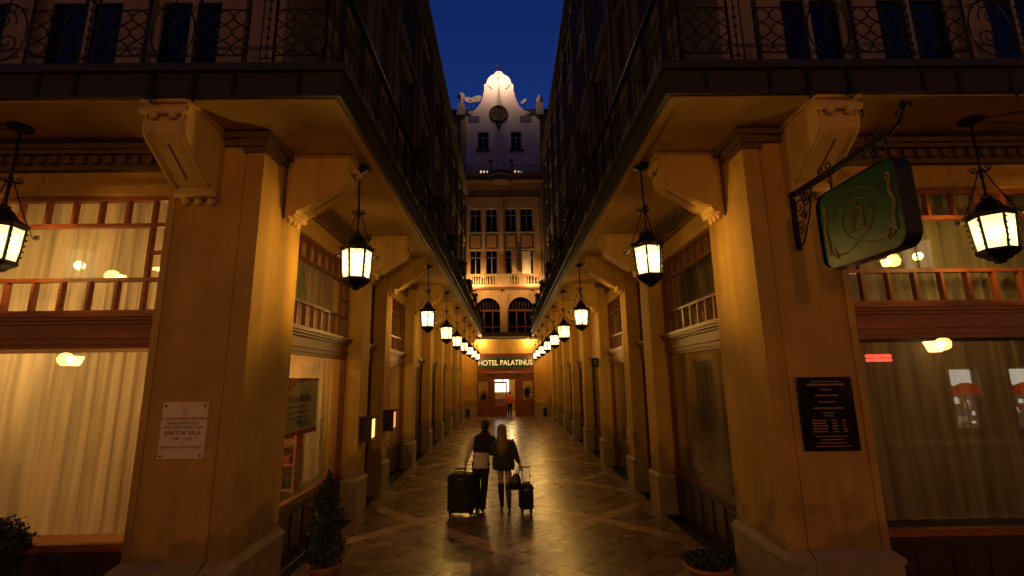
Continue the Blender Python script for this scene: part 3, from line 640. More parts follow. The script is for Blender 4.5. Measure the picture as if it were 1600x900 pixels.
# ground floor front at Y=34.5
eb('entrance_wall', M['plaster'], (-3.4,-2.17,34.5,34.8,.66,5.45),(1.90,3.4,34.5,34.8,.66,5.45),(-2.17,1.90,34.5,34.8,4.40,5.45))
eb('socle', M['stone'], (-3.4,-2.17,34.44,34.8,-.02,.66)); eb('socle', M['stone'], (1.90,3.4,34.44,34.8,-.02,.66))
eb('balcony_slab', M['fascia'], (-3.0,2.9,33.9,36.0,5.5,5.85),(-3.0,2.9,33.82,33.9,5.62,5.9)); eb('slab_moulding', M['tvase'], (-1.9,1.6,33.86,33.895,5.46,5.60))
M['woodred'] = mat('dark red varnished wood', (.20,.026,.010), .35, noise=.4, scale=4, bump=.1, coords='W')
wf = eb('entrance_front', M['woodred'], (-2.17,1.90,34.42,34.6,3.12,4.40),(-2.2,1.93,34.34,34.42,4.30,4.40),(-2.2,1.93,34.34,34.42,2.92,3.06),(-2.17,1.9,34.42,34.6,2.55,3.06),
   (-2.17,-2.06,34.44,34.56,0,2.55),(-1.42,-.98,34.44,34.56,0,2.55),(-2.06,-1.42,34.44,34.56,0,1.15),(-2.06,-1.42,34.44,34.56,2.42,2.55),
   (.58,1.12,34.40,34.60,0,2.55),(1.12,1.82,34.44,34.56,0,1.15),(1.12,1.82,34.44,34.56,2.42,2.55),(1.78,1.9,34.44,34.56,0,2.55))
eb('trim', M['red'], (-2.0,1.75,34.30,34.335,4.22,4.28),(-2.0,1.75,34.30,34.335,3.18,3.24), parent=wf)
for x0,x1 in ((-2.06,-1.42),(1.12,1.78)):
    eb('pane', M['glass'], (x0,x1,34.49,34.496,1.15,2.42), parent=wf)
    MB().bbox(x0+.05,x1-.05,34.42,34.438,.15,1.0,.008).build('panel', M['woodred'], wf)
for x in (-1.2,.85): MB().lathe([(.25,0),(.26,.02),(.12,.10),(.02,.12)],14,(x,34.1,2.84)).build('sconce', M['iron'], wf, True)
lf = eb('door_leaf', M['woodred'], (-.98,-.90,34.46,34.52,0,2.42),(-.12,-.04,34.46,34.52,0,2.42),(-.9,-.12,34.46,34.52,0,.72),(-.9,-.12,34.46,34.52,2.30,2.42),(-.9,-.12,34.465,34.515,1.05,1.12))
eb('pane', M['glass'], (-.9,-.12,34.488,34.494,1.12,2.30),(-.9,-.12,34.488,34.494,.72,1.05), parent=lf); MB().tube([(-.2,34.42,1.0),(-.2,34.42,1.4)],.015).build('door_handle', M['brass'], lf)
dl = MB(Matrix.Translation((.56,34.5,0)) @ Matrix.Rotation(radians(78),4,'Z')); dl.box(-.02,.02,-.0,.0,0,0); 
dl = MB(Matrix.Translation((.56,34.52,0))); dl.box(-.025,.025,0,.08,0,2.42); dl.box(-.025,.025,.52,.60,0,2.42); dl.box(-.025,.025,.08,.52,0,.8); dl.box(-.025,.025,.08,.52,2.3,2.42)
do = dl.build('door_leaf', M['woodred'], E_)
# lobby
eb('lobby_wall', M['plaster'], (-3.4,3.4,40.2,40.4,0,3.4),(-3.5,-3.4,34.8,40.2,0,3.4),(3.4,3.5,34.8,40.2,0,3.4),(-3.4,3.4,34.8,40.2,3.35,3.45)); eb('lobby_floor', M['tileB'], (-3.4,3.4,34.4,40.2,-.05,.004))
lw_ = eb('lobby_window', M['lobby'], (-1.05,.10,40.13,40.19,1.55,2.75)); eb('glazing_bar', M['wooddk'], (-.40,-.34,40.08,40.125,1.5,2.8),(-1.1,.15,40.08,40.125,2.75,2.85), parent=lw_)
eb('reception_desk', M['wood'], (-1.3,-.05,38.6,39.2,0,1.1))
l = bpy.data.lights.new('lobby_light','POINT'); l.energy = 130; l.color = (1,.62,.24); l.shadow_soft_size = .15
lo = thing('lobby_chandelier', 'small glowing chandelier hanging inside the hotel lobby', 'lamp', (.3,37.2,2.9)); c_ = MB()
for k in range(5):
    a = 2*pi*k/5; c_.tube([(0,0,0),(.12*cos(a),.12*sin(a),-.08),(.22*cos(a),.22*sin(a),0)],.008,5); c_.ball((.22*cos(a),.22*sin(a),.03),.03,8,5)
c_.tube([(0,0,-.05),(0,0,.45)],.01,6); c_.build('chandelier_arms', M['brass'], lo, True); o = link('lamp_light', l, lo); o.location = (0,0,-.2)
def foliage(mb, n, fn, sz, rnd):
    for _ in range(n):
        p, nrm = fn(rnd); n_ = (Vector(nrm)+Vector((rnd.uniform(-1,1),rnd.uniform(-1,1),rnd.uniform(-1,1)))*.9).normalized()
        a = n_.cross(Vector((rnd.uniform(-1,1),rnd.uniform(-1,1),rnd.uniform(-1,1)))).normalized(); b = n_.cross(a); q = sz*rnd.uniform(.6,1.3); P = Vector(p)
        mb.add([P-a*q*.5, P+b*q*.35+n_*q*.12, P+a*q*.5, P-b*q*.35+n_*q*.12],[(0,1,2,3)])
def blob(cx,cy,cz,rx,ry,rz,inner=.55):
    def fn(r):
        v = Vector((r.gauss(0,1),r.gauss(0,1),r.gauss(0,1))).normalized(); k = r.uniform(inner,1)*(1+.12*sin(v.x*7+v.z*5)+.10*r.uniform(-1,1))
        return (cx+v.x*rx*k, cy+v.y*ry*k, cz+v.z*rz*k), v
    return fn
def potplant(label, loc, h, w_, seed, cat='potted plant', name='potted_plant', leaf='leaf', sz=.07):
    t_ = thing(name, label, cat, loc); r = random.Random(seed)
    MB().lathe([(.13,0),(.17,.22),(.19,.24),(.19,.28),(.165,.28),(.15,.24)],16).build('pot', M['terra'], t_, True)
    b = MB(); b.tube([(0,0,.2),(.01,.01,h*.8)],.02,6); b.build('stem', M['bark'], t_)
    f = MB(); foliage(f, 420, blob(0,0,.28+h*.5,w_,w_,h*.5,.2), sz, r); f.build('foliage', M[leaf], t_); return t_
potplant('leafy pot plant inside the left side window of the hotel front', (-1.75,35.2,.55), 1.0, .32, 3, sz=.12)
potplant('leafy pot plant inside the right side window of the hotel front', (1.45,35.2,.7), 1.3, .36, 4, sz=.12)
# hotel sign
sg = thing('hotel_sign', 'long green sign with glowing letters over the hotel entrance', 'sign', (-.13,34.28,3.74)); r_ = MB()
pts = [(-1.88,-.20),(-1.88,.20),(-1.2,.31),(0,.36),(1.2,.31),(1.88,.20),(1.88,-.20),(1.2,-.31),(0,-.36),(-1.2,-.31)]
r_.prism([(x,0,z) for x,z in pts],(0,-.05,0),(0,.05,0)); r_.build('sign_board', M['green'], sg)
r_ = MB(); r_.tube([(x,-.055,z) for x,z in pts],.022,6,True); r_.build('sign_border', mat('sign edge',(.02,.20,.09),.4), sg)
text('HOTEL PALATINUS', .52, (0,-.062,-.01), (pi/2,0,0), M['signtxt'], sg, ext=.010, sx=.88, off=.006)
# bins and brass plate by the door
for s, x in ((-1,-2.80),(1,2.62)):
    t_ = thing('litter_bin', 'small dark bin standing against the socle '+('left' if s < 0 else 'right')+' of the hotel entrance', 'bin', (x,34.2,0), 0, 'bins beside the hotel entrance')
    MB().lathe([(.11,0),(.12,.02),(.13,.50),(.12,.52),(.10,.52)],14).build('bin_body', M['iron'], t_, True); MB().lathe([(.135,.50),(.14,.53),(.11,.57),(.02,.58)],14).build('bin_lid', M['iron'], t_, True)
t_ = thing('name_plate', 'small brass name plate on the ochre wall left of the hotel entrance', 'plaque', (-2.66,34.48,2.05)); MB().bbox(-.17,.17,-.02,0,-.09,.09,.008).build('plate', M['brass'], t_)
for z in (-.04,.03): MB().box(-.12,.12,-.024,-.0205,z,z+.02).build('lettering', M['ink'], t_)
# upper floors
ZB = 5.85
cols = [(-2.86,-1.94),(-1.60,-.66),(-.05,.86),(1.16,2.18)]
uw = [(-7.5,-3.2,YE,YE+.4,ZB,24.3),(2.9,7.2,YE,YE+.4,ZB,24.3)]
xs = [-3.2]+[v for c in cols for v in c]+[2.9]
for a, b in zip(xs[::2], xs[1::2]): uw.append((a,b,YE,YE+.4,10.45,17.95))
for a, b in cols: uw += [(a,b,YE,YE+.4,12.62,14.10),(a,b,YE,YE+.4,16.08,17.95)]
eb('ochre_wall', M['endw'], *uw, (-3.2,2.9,YE,YE+.4,9.0,9.5),(-3.2,2.9,YE,YE+.4,17.95,18.7))
# arcade storey with two round-headed openings
ar = MB()
for x0, x1, xc, rr in ((-3.2,-.50,-1.42,.98),(.06,2.9,1.10,1.02)):
    zsp = 7.85
    xL, xR = xc-rr, xc+rr
    ar.box(x0,xL,YE,YE+.4,ZB,9.0); ar.box(xR,x1,YE,YE+.4,ZB,9.0)
    n = 12
    for i in range(n):
        a0, a1 = pi-pi*i/n, pi-pi*(i+1)/n
        p, q = (xc+rr*cos(a0), zsp+rr*sin(a0)), (xc+rr*cos(a1), zsp+rr*sin(a1))
        ar.loft([[(p[0],YE,p[1]),(q[0],YE,q[1]),(q[0],YE,9.0),(p[0],YE,9.0)],[(p[0],YE+.4,p[1]),(q[0],YE+.4,q[1]),(q[0],YE+.4,9.0),(p[0],YE+.4,9.0)]])
ar.box(-.50,.06,YE-.12,YE+.4,ZB,9.0); aw = ar.build('arcade_wall', M['endw'], E_)
for xc, rr in ((-1.42,.98),(1.10,1.02)):
    f = MB(); f.tube([(xc+rr*cos(pi*i/14),YE-.02,7.85+rr*sin(pi*i/14)) for i in range(15)],.05,6); f.build('arch_moulding', M['banner'], aw)
    g = MB()
    for x in (xc-rr+.04,xc-rr*.33,xc+rr*.33,xc+rr-.04): g.box(x-.05,x+.05,YE+.25,YE+.33,ZB,7.8)
    g.box(xc-rr,xc+rr,YE+.25,YE+.33,7.75,7.9); g.box(xc-rr,xc+rr,YE+.25,YE+.33,6.5,6.6)
    for k in range(6): g.box(xc-.62+k*.24,xc-.59+k*.24,YE+.26,YE+.32,7.9,8.5)
    go = g.build('arched_window', M['wood'], E_); eb('pane', M['glassd'], (xc-rr,xc+rr,YE+.34,YE+.35,ZB,8.9), parent=go)
aq = MB()
for k in range(22): x = -3.0+k*.27; aq.box(x,x+.10,YE-.05,YE-.001,9.04,9.30)
aq.build('triglyph_band', M['banner'], aw)['kind'] = 'stuff'
# balcony with glowing lamps behind its open parapet
bp = MB(); z0, z1 = 9.5, 10.45
bp.box(-3.15,2.75,35.0,36.0,9.38,9.52); bp.box(-3.2,2.8,34.95,35.05,10.36,10.46)
bp.box(-3.15,2.75,35.0,35.06,9.52,9.66)
bal = bp.build('balcony', M['banner'], E_)
bx_ = []
for x0, x1 in ((-2.62,-1.62),(-1.55,-.88),(.30,.95),(1.55,2.5)):
    bx_.append((x0,x1))
edges = [-3.15]+[v for c in bx_ for v in c]+[2.75]
for a,b in zip(edges[::2],edges[1::2]): eb('parapet_panel', M['banner'], (a,b,35.0,35.08,9.66,10.36), parent=bal)
for x0, x1 in bx_:
    n = max(3, int((x1-x0)/.2)); m_ = MB()
    for k in range(n): xx = x0+(x1-x0)*(k+.5)/n; m_.ell([(xx,35.04,z,r0,r0) for z,r0 in ((9.66,.05),(9.72,.03),(9.85,.06),(10.0,.045),(10.2,.028),(10.3,.05),(10.36,.05))],8)
    m_.build('balusters', M['banner'], bal, True)['kind'] = 'stuff'
eb('red_trim', M['red'], (-3.17,2.77,34.93,34.999,9.38,9.44), parent=bal)
for x, e_ in ((-2.35,260),(1.95,150),(-.3,20)):
    t_ = thing('balcony_lamp', 'bright floodlight on an arm below the end balcony parapet, '+{-2.35:'at its left end',1.95:'at its right end',-.3:'in its middle'}[x], 'lamp', (x,34.35,8.87), 0, 'floodlights on the end balcony')
    m_ = MB(); m_.box(-.12,.12,-.07,.07,.12,.24); m_.tube([(0,.66,.56),(0,.3,.45),(0,0,.25)],.02,6); m_.build('lamp_housing', M['iron'], t_)
    l = bpy.data.lights.new('lamp_light','POINT'); l.energy = e_; l.color = (1,.58,.22); l.shadow_soft_size = .07; o = link('lamp_light', l, t_); o.location = (0,-.02,.38)
eb('upper_interior', M['roomdk'], (-3.3,3.0,YE+2.2,YE+2.3,5.9,24.2),(-3.4,-3.3,YE+.4,YE+2.3,5.9,24.2),(3.0,3.1,YE+.4,YE+2.3,5.9,24.2),(-3.3,3.0,YE+.4,YE+2.2,9.1,9.3),(-3.3,3.0,YE+.4,YE+2.2,13.2,13.4),(-3.3,3.0,YE+.4,YE+2.2,18.2,18.4))
for x, e_ in ((-2.25,150),(1.9,110)):
    t_ = thing('window_uplight', 'small uplight standing on the end balcony floor behind the parapet, '+('left' if x < 0 else 'right')+' side', 'lamp', (x,35.45,9.53), 0, 'uplights on the end balcony floor'); MB().lathe([(.10,0),(.11,.05),(.09,.16),(.06,.17)],10).build('lamp_housing', M['iron'], t_, True)
    l = bpy.data.lights.new('lamp_light','POINT'); l.energy = e_; l.color = (1,.56,.22); l.shadow_soft_size = .06; o = link('lamp_light', l, t_); o.location = (0,0,.45)
# windows of the ochre storeys
for i, (a, b) in enumerate(cols):
    for z0, z1 in ((10.55,12.62),(14.10,16.08)):
        T = frame_T((a,YE+.12,z0),(1,0,0),(0,1,0)); upper_window(E_, T, b-a, z1-z0)
    ap = MB(); ap.box(a-.04,b+.04,YE-.03,YE-.001,12.75,13.9); ao = ap.build('apron_panel', M['cornice'], E_)
    for k in range(4):
        x = a+.1+(b-a-.2)*(k+.5)/4; MB().box(x-.06,x+.06,YE-.07,YE-.031,12.85,13.8).build('apron_slat', M['endw'], ao)
    eb('window_sill', M['winfr'], (a-.06,b+.06,YE-.08,YE,14.02,14.10)); eb('window_head', M['winfr'], (a-.03,b+.03,YE-.05,YE,12.64,12.70))
for a, b in ((.42,.84),(1.22,1.95)): eb('window_blind', M['cloth'], (a,b,YE+.02,YE+.05,10.65,12.5))
for x in (-3.15,-.36,2.60): eb('lesene', M['endw'], (x-.1,x+.16,YE-.10,YE-.001,10.5,17.2))
eb('cornice', M['cornice'], (-3.3,3.0,YE-.10,YE-.001,17.0,17.18))
eb('open_sash', M['winfr'], (.42,.46,YE-.45,YE+.1,10.7,12.5),(1.2,1.24,YE-.45,YE+.1,10.7,12.5))
# top balcony ledge with bow in the middle, balustrade and lit basement-like openings
lg = MB(); lg.box(-3.6,3.4,YE-.75,YE,18.2,18.75); lg.box(-3.7,3.5,YE-.85,YE,18.62,18.76)
lg.loft([[(CX+.05+1.0*cos(pi+pi*i/12)*k_, YE-.75+1.0*sin(pi+pi*i/12)*.75*k_, z) for i in range(13)] for z,k_ in ((17.75,.45),(17.95,.85),(18.1,.9),(18.4,.9),(18.45,1.0),(18.76,1.0))])
lo_ = lg.build('top_balcony', M['cornice'], E_)
br_ = MB(); br_.box(-3.55,-1.1,YE-.80,YE-.70,19.38,19.5); br_.box(.45,3.35,YE-.80,YE-.70,19.38,19.5)
br_.tube([(CX+.05+.95*cos(pi+pi*i/12),YE-.75+.72*sin(pi+pi*i/12),19.42) for i in range(13)],.06,6); br_.build('balustrade_rail', M['tvase'], lo_)
def balus(x, y, p):
    m_ = MB(); m_.ell([(x,y,z,r0,r0) for z,r0 in ((18.76,.07),(18.84,.04),(19.0,.075),(19.2,.035),(19.33,.06),(19.38,.06))],8); return m_.build('baluster', M['tvase'], p, True)
for k in range(9): balus(-3.4+k*.27,YE-.75,lo_)
for k in range(10): balus(.7+k*.28,YE-.75,lo_)
for i in range(1,12,2): a = pi+pi*i/12; balus(CX+.05+.95*cos(a),YE-.75+.72*sin(a),lo_)
for x in (-1.15,.50):
    MB().box(x-.14,x+.14,YE-.88,YE-.62,18.76,19.6).build('pedestal', M['tvase'], lo_); MB().ball((x,YE-.75,19.78),.17,10,7).build('ball_finial', M['fascia'], lo_, True)
# pale top storey and scrolled gable
wcols = [(-2.25,-1.30),(.51,1.41)]
eb('pale_wall', M['white'], (-7.5,-2.25,YE+.01,YE+.4,18.76,24.3),(-1.30,.51,YE+.01,YE+.4,18.76,24.3),(1.41,7.2,YE+.01,YE+.4,18.76,24.3),
   (-2.25,-1.30,YE+.01,YE+.4,19.5,21.2),(1.41-.9,1.41,YE+.01,YE+.4,19.5,21.2),(-2.25,-1.30,YE+.01,YE+.4,22.8,24.3),(.51,1.41,YE+.01,YE+.4,22.8,24.3))
for a, b in wcols:
    upper_window(E_, frame_T((a,YE+.15,21.2),(1,0,0),(0,1,0)), b-a, 1.6); eb('window_sill', M['fascia'], (a-.14,b+.14,YE-.12,YE+.01,21.05,21.2))
    ap = eb('apron_panel', M['white'], (a+.05,b-.05,YE-.03,YE+.009,19.85,20.75))
    for k in range(4): x = a+.16+k*.2; MB().box(x,x+.1,YE-.07,YE-.031,19.92,20.68).build('apron_slat', M['white'], ap)
    lt = eb('lit_opening', mat('opening dark'+str(a),(.03,.02,.015),.8), (a+.1,b-.1,YE-.02,YE+.009,18.8,19.45))
    for k in range(3):
        x = a+.22+k*.24
        for z, hh in ((19.08,.26),(18.88,.07)): eb('lit_pane', M['glow'], (x,x+.14,YE-.05,YE-.021,z,z+hh), parent=lt)
# gable outline (half profile, mirrored)
half = [(2.45,24.2),(2.42,24.45),(2.30,24.5),(2.1,24.6),(1.85,24.85),(1.62,25.2),(1.42,25.65),(1.30,26.1),(1.24,26.5),(1.24,27.2),(1.06,27.22),(1.0,27.42),(.92,27.68),(.76,27.92),(.54,28.08),(.36,28.16),(.26,28.34),(.14,28.45)]
gp = [(CX-.06+x,z) for x,z in half]+[(CX-.06-x,z) for x,z in half[::-1]]
gb = MB(); n = len(half)
# strips between mirrored points keep every face convex
for i in range(n-1):
    (xa,za),(xb,zb) = half[i],half[i+1]
    if zb <= za: zb = za+.01
    c0 = CX-.06
    gb.loft([[(c0-xa,YE+.02,za),(c0+xa,YE+.02,za),(c0+xb,YE+.02,zb),(c0-xb,YE+.02,zb)],[(c0-xa,YE+.42,za),(c0+xa,YE+.42,za),(c0+xb,YE+.42,zb),(c0-xb,YE+.42,zb)]])
go = gb.build('gable', M['white'], E_)
cp = MB()
for sg_ in (-1,1):
    cp.tube([(CX-.06+sg_*x,YE+.14,z) for x,z in half[1:9]],[.20,.19,.17,.15,.13,.11,.10,.09],8); cp.tube([(CX-.06+sg_*x,YE+.10,z) for x,z in half[9:]],.07,8)
    cp.tube(spiral(CX-.06+sg_*2.38,24.52,.20,.05,0,sg_*-400,14,lambda x,z:(x,YE+.02,z)),.07,6)
    for k in range(3): cp.box(CX-.06+sg_*(.85-.12*k)-.10,CX-.06+sg_*(.85-.12*k)+.10,YE-.06,YE+.03,27.05-.14*k,27.13-.14*k)
cp.build('gable_coping', M['white'], go, True)
MB().ball((CX-.06,YE-.05,27.95),.2,8,6,1,.5,1.6).build('shell_ornament', M['white'], go, True)
fi = MB(); fi.tube([(CX-.12,YE+.2,28.4),(CX-.12,YE+.2,29.05)],.025,6); fi.ball((CX-.12,YE+.2,29.1),.14,8,6); fi.build('finial', M['fascia'], go, True)
md = MB(Matrix.Translation((CX-.10,YE,24.43)) @ Matrix.Rotation(pi/2,4,'X')); md.lathe([(.02,-.02),(.76,-.02),(.80,.05),(.76,.12),(.64,.13),(.60,.07),(.02,.07)],28); mo = md.build('medallion', mat('bronze medallion',(.09,.04,.02),.6,noise=.3,scale=6), go, True)
mg = MB(); cx_ = CX-.10
for x in (-.10,.10): mg.tube([(cx_+x,YE-.10,24.10),(cx_+x,YE-.10,24.82)],.035,6)
for sg_ in (-1,1): mg.tube([(cx_+sg_*(.10+.17+.17*cos(a)),YE-.10,24.62+.17*sin(a)) for a in [2*pi*i/12 for i in range(12)]],.03,6,True)
mg.build('monogram', M['gold'], mo, True)
pt = MB(); pt.loft([[(cx_-.28,YE-.04,23.75),(cx_+.28,YE-.04,23.75),(cx_+.28,YE+.02,23.75),(cx_-.28,YE+.02,23.75)],[(cx_-.03,YE-.04,22.95),(cx_+.03,YE-.04,22.95),(cx_+.03,YE+.02,22.95),(cx_-.03,YE+.02,22.95)]]); pt.build('pendant', M['fascia'], go)
for x in (-2.55,1.75): eb('shade_panel', mat('slate panel'+str(x),(.17,.17,.20),.8), (x-.45,x+.45,YE-.04,YE+.009,23.7,24.25))
eb('roof', M['roof'], (-7.5,7.2,YE+.45,YE+3,24.3,25.15),(-7.5,-2.9,YE-.05,YE+.45,24.3,24.45),(2.1,7.2,YE-.05,YE+.45,24.3,24.45))
for x in (-3.62,2.98):
    q = eb('corner_pedestal', M['tvase'], (x-.28,x+.28,YE-.35,YE+.2,24.2,25.25),(x-.36,x+.36,YE-.42,YE+.25,24.15,24.3))
    MB().lathe([(.12,25.25),(.10,25.35),(.26,25.55),(.27,25.75),(.12,25.9),(.16,25.95),(.04,26.15)] if x > 0 else [(.2,25.25),(.12,25.45),(.16,25.6),(.10,25.75),(.30,25.95),(.30,26.15),(.14,26.35)],12,(x,YE-.05,0)).build('urn', M['tvase'], q, True)
    MB().tube([(x,YE-.12,6.0),(x,YE-.12,24.1)],.07,8).build('downpipe', M['upstone'], E_)
# crest floodlight
t_ = thing('crest_lamp', 'small floodlight on an arm lighting the crest of the pale gable', 'lamp', (CX-.06,YE-2.3,27.6)); m_ = MB(); m_.tube([(0,2.32,-.45),(0,.0,-.28),(0,0,-.1)],.02,6); m_.box(-.07,.07,-.05,.05,-.12,-.04); m_.build('lamp_arm', M['iron'], t_)
l = bpy.data.lights.new('lamp_light','POINT'); l.energy = 800; l.color = (1,.62,.40); l.shadow_soft_size = .05; o = link('lamp_light', l, t_)
for x in (-1.95,1.62):
    t_ = thing('cornice_lamp', 'small bright lamp under the balcony edge at the '+('left' if x<0 else 'right')+' end, above the hotel sign', 'lamp', (x,34.1,5.36), 0, 'lamps under the end balcony'); MB().lathe([(.03,.09),(.07,.06),(.09,0),(.08,0),(.03,.05)],10).build('lamp_housing', M['iron'], t_)
    l = bpy.data.lights.new('lamp_light','POINT'); l.energy = 110; l.color = (1,.60,.22); l.shadow_soft_size = .06; o = link('lamp_light', l, t_); o.location = (0,0,-.05)
# dishes and aerial on the roof
def dish(label, loc, r0, az):
    t_ = thing('satellite_dish', label, 'satellite dish', loc, az, 'dishes on the end roof')
    m_ = MB(Matrix.Translation((0,0,.55)) @ Matrix.Rotation(radians(65),4,'X')); m_.lathe([(.03,0),(r0*.5,.03),(r0,.13),(r0,.15),(r0*.5,.05),(.03,.02)],16); m_.build('dish', M['tvase'], t_, True)
    m_ = MB(); m_.tube([(0,.02,-.9),(0,.05,.5)],.03,6); m_.tube([(0,0,.3),(0,-.4,.55)],.015,5); m_.build('mast', M['fascia'], t_)
dish('round satellite dish beside the left roof urn', (-3.05,YE+.6,25.45), .42, .3); dish('round satellite dish against the left slope of the gable', (-2.38,YE+.7,25.6), .50, -.2); dish('small satellite dish on the right slope of the gable', (1.75,YE+.6,25.3), .30, -.7)
t_ = thing('roof_aerial', 'thin aerial mast with short crossbars on the end roof', 'aerial', (-2.75,YE+1.2,25.1)); m_ = MB(); m_.tube([(0,0,0),(-.2,0,1.7)],.022,5); m_.tube([(-.38,0,1.5),(.05,0,1.55)],.015,5); m_.build('mast', M['fascia'], t_)

# ================================================================= street front behind the camera (seen only as reflections)
SB = thing('street_building', 'lit street front across the road, mirrored in the shop glass', 'building')
YS = -8.0
sbw = [(-26,26,YS-.5,YS,2.75,12),(-26,26,YS-.5,YS,-.15,.35)]
wins = [(-23.5,-22.9),(14.9,15.7),(18.1,19.3),(20.6,21.8)]
ex = [-26]+[v for c in wins for v in c]+[26]
for a,b in zip(ex[::2],ex[1::2]): sbw.append((a,b,YS-.5,YS,.35,2.75))
mb = MB()
for b_ in sbw: mb.box(*b_)
mb.build('wall', M['roomdk'], SB)
for i,(a,b) in enumerate(wins):
    w_ = MB(); w_.box(a,b,YS-.35,YS-.30,.35,2.75); wo = w_.build('shop_window', M['glowdim'] if i > 1 else M['litwarm'], SB) if i != 1 else w_.build('shop_window', M['room'], SB)
    if i in (2,3):
        MB().box(a+.03,b-.03,YS-.29,YS-.27,2.05,2.70).build('blind', M['blind'], wo)
        for q_ in (a-.06,b): MB().box(q_,q_+.06,YS-.02,YS+.04,.3,2.8).build('frame_post', M['winfr'], wo)
        n_ = 10; aw_ = MB(); cx2, hw = (a+b)/2, (b-a)/2+.06
        for k in range(n_):
            a0, a1 = pi*k/n_, pi*(k+1)/n_
            aw_.add([(cx2,YS+.02,1.75),(cx2+hw*cos(a0),YS+.02,1.75+.42*sin(a0)),(cx2+hw*cos(a1),YS+.02,1.75+.42*sin(a1))],[(0,1,2)])
            aw_.add([(cx2+hw*cos(a0),YS+.02,1.75+.42*sin(a0)),(cx2+hw*cos(a1),YS+.02,1.75+.42*sin(a1)),(cx2+hw*cos(a1),YS+.12,1.70),(cx2+hw*cos(a0),YS+.12,1.70)],[(0,1,2,3)])
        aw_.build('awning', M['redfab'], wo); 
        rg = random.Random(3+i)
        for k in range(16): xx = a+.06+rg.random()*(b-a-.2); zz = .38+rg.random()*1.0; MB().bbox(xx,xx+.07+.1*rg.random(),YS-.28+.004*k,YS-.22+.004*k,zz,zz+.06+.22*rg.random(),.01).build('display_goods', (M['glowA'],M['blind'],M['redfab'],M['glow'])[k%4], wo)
        MB().box(cx2-.02,cx2+.02,YS-.1,YS-.06,.35,1.75).build('frame_post', M['winfr'], wo)
def street_lamp(label, x, z, e_, g=1.0):
    t_ = thing('wall_lamp', label, 'lamp', (x,YS,z), 0, 'wall lamps across the street'); m_ = MB(); m_.tube([(0,0,.4),(0,.5,.45),(0,.6,.25)],.025,6); m_.lathe([(.05,.26),(.20,.18),(.22,.14)],8,(0,.6,0)); m_.build('bracket_arm', M['iron'], t_)
    MB().lathe([(.19*g,.13),(.19*g,.12),(.13*g,-.12*g),(.10*g,-.16*g)],8,(0,.6,0)).build('lamp_glass', emit('street lamp glass'+str(x),(1,.62,.25),26), t_)
    l = bpy.data.lights.new('lamp_light','POINT'); l.energy = e_; l.color = (1,.40,.09); l.shadow_soft_size = .25; o = link('lamp_light', l, t_); o.location = (0,1.0,0)
street_lamp('lit wall lamp across the street, mirrored at the top of the right shop window', 17.2, 3.7, 120, 1.9)
street_lamp('lit wall lamp across the street, mirrored below the left wooden lintel', -17.0, 3.55, 120, 1.5)
street_lamp('high lit wall lamp across the street, mirrored in the upper left panes', -15.7, 6.8, 120)
street_lamp('high lit wall lamp across the street, mirrored below the green sign', 15.8, 7.1, 120)
for x, e_ in ((-3.2,900),(3.6,900)):
    street_lamp('tall wall lamp across the street, lighting the '+('left' if x<0 else 'right')+' corner pier', x, 5.6, e_*.36)
t_ = thing('neon_sign', 'short red neon bar sign across the street, mirrored in the right shop window', 'sign', (15.2,YS+.05,3.2)); m_ = MB()
m_.tube([(-.5,.1,.09),(.5,.1,.09)],.06,6); m_.tube([(-.5,.1,-.07),(.5,.1,-.07)],.06,6); m_.build('neon_tube', M['neon'], t_); MB().box(-.6,.6,0,.03,-.18,.20).build('backing', M['iron'], t_)

# ================================================================= plaques, signs, display boxes
t_ = thing('marble_plaque', 'pale marble memorial plaque screwed to the left corner pier', 'plaque', (-3.56,FRONT+.03,2.05))
MB().bbox(-.25,.25,-.035,0,-.30,.30,.006).build('plate', M['plate'], t_)
for x in (-.215,.215):
    for z in (-.265,.265): MB(Matrix.Translation((x,-.036,z)) @ Matrix.Rotation(pi/2,4,'X')).lathe([(.014,0),(.014,.004),(.008,.010)],8).build('screw', M['cornice'], t_)
for tx, z, sz in (('ITT',.175,.032),('A HANGVERSENYTEREMBEN',.125,.040),('HANGVERSENYEZETT',.078,.036),('1923. OKTÓBER 17-ÉN',.032,.044),('BARTÓK BÉLA',-.028,.062),('(1881 - 1945)',-.085,.040),('—',-.125,.05),('BARANYA MEGYE TANÁCSA',-.175,.034)):
    text(tx, sz, (0,-.0355,z), (pi/2,0,0), M['ink'], t_, ext=.001)
t_ = thing('granite_plaque', 'black stone plaque with faint gilt lines on the right corner pier', 'plaque', (3.58,FRONT+.03,2.13))
MB().bbox(-.31,.31,-.04,0,-.40,.40,.006).build('plate', M['granite'], t_)
rr = random.Random(5)
for z, wd, h_ in ((.345,.32,.012),(.305,.42,.022),(.255,.12,.012),(.19,.26,.014),(.12,.20,.012),(.05,.34,.016),(.0,.14,.012),(-.03,.1,.01)):
    MB().box(-wd/2,wd/2,-.043,-.0405,z,z+h_).build('lettering', M['goldtxt'], t_)
for k in range(5):
    for x0, x1 in ((-.2,-.02),(.02,.1),(.14,.2)): MB().box(x0,x1-rr.random()*.03,-.043,-.0405,-.08-k*.03,-.066-k*.03).build('lettering', M['goldtxt'], t_)
for z, wd in ((-.25,.36),(-.285,.26),(-.32,.32),(-.355,.38)): MB().box(-wd/2,wd/2,-.043,-.0405,z,z+.011).build('lettering', M['goldtxt'], t_)
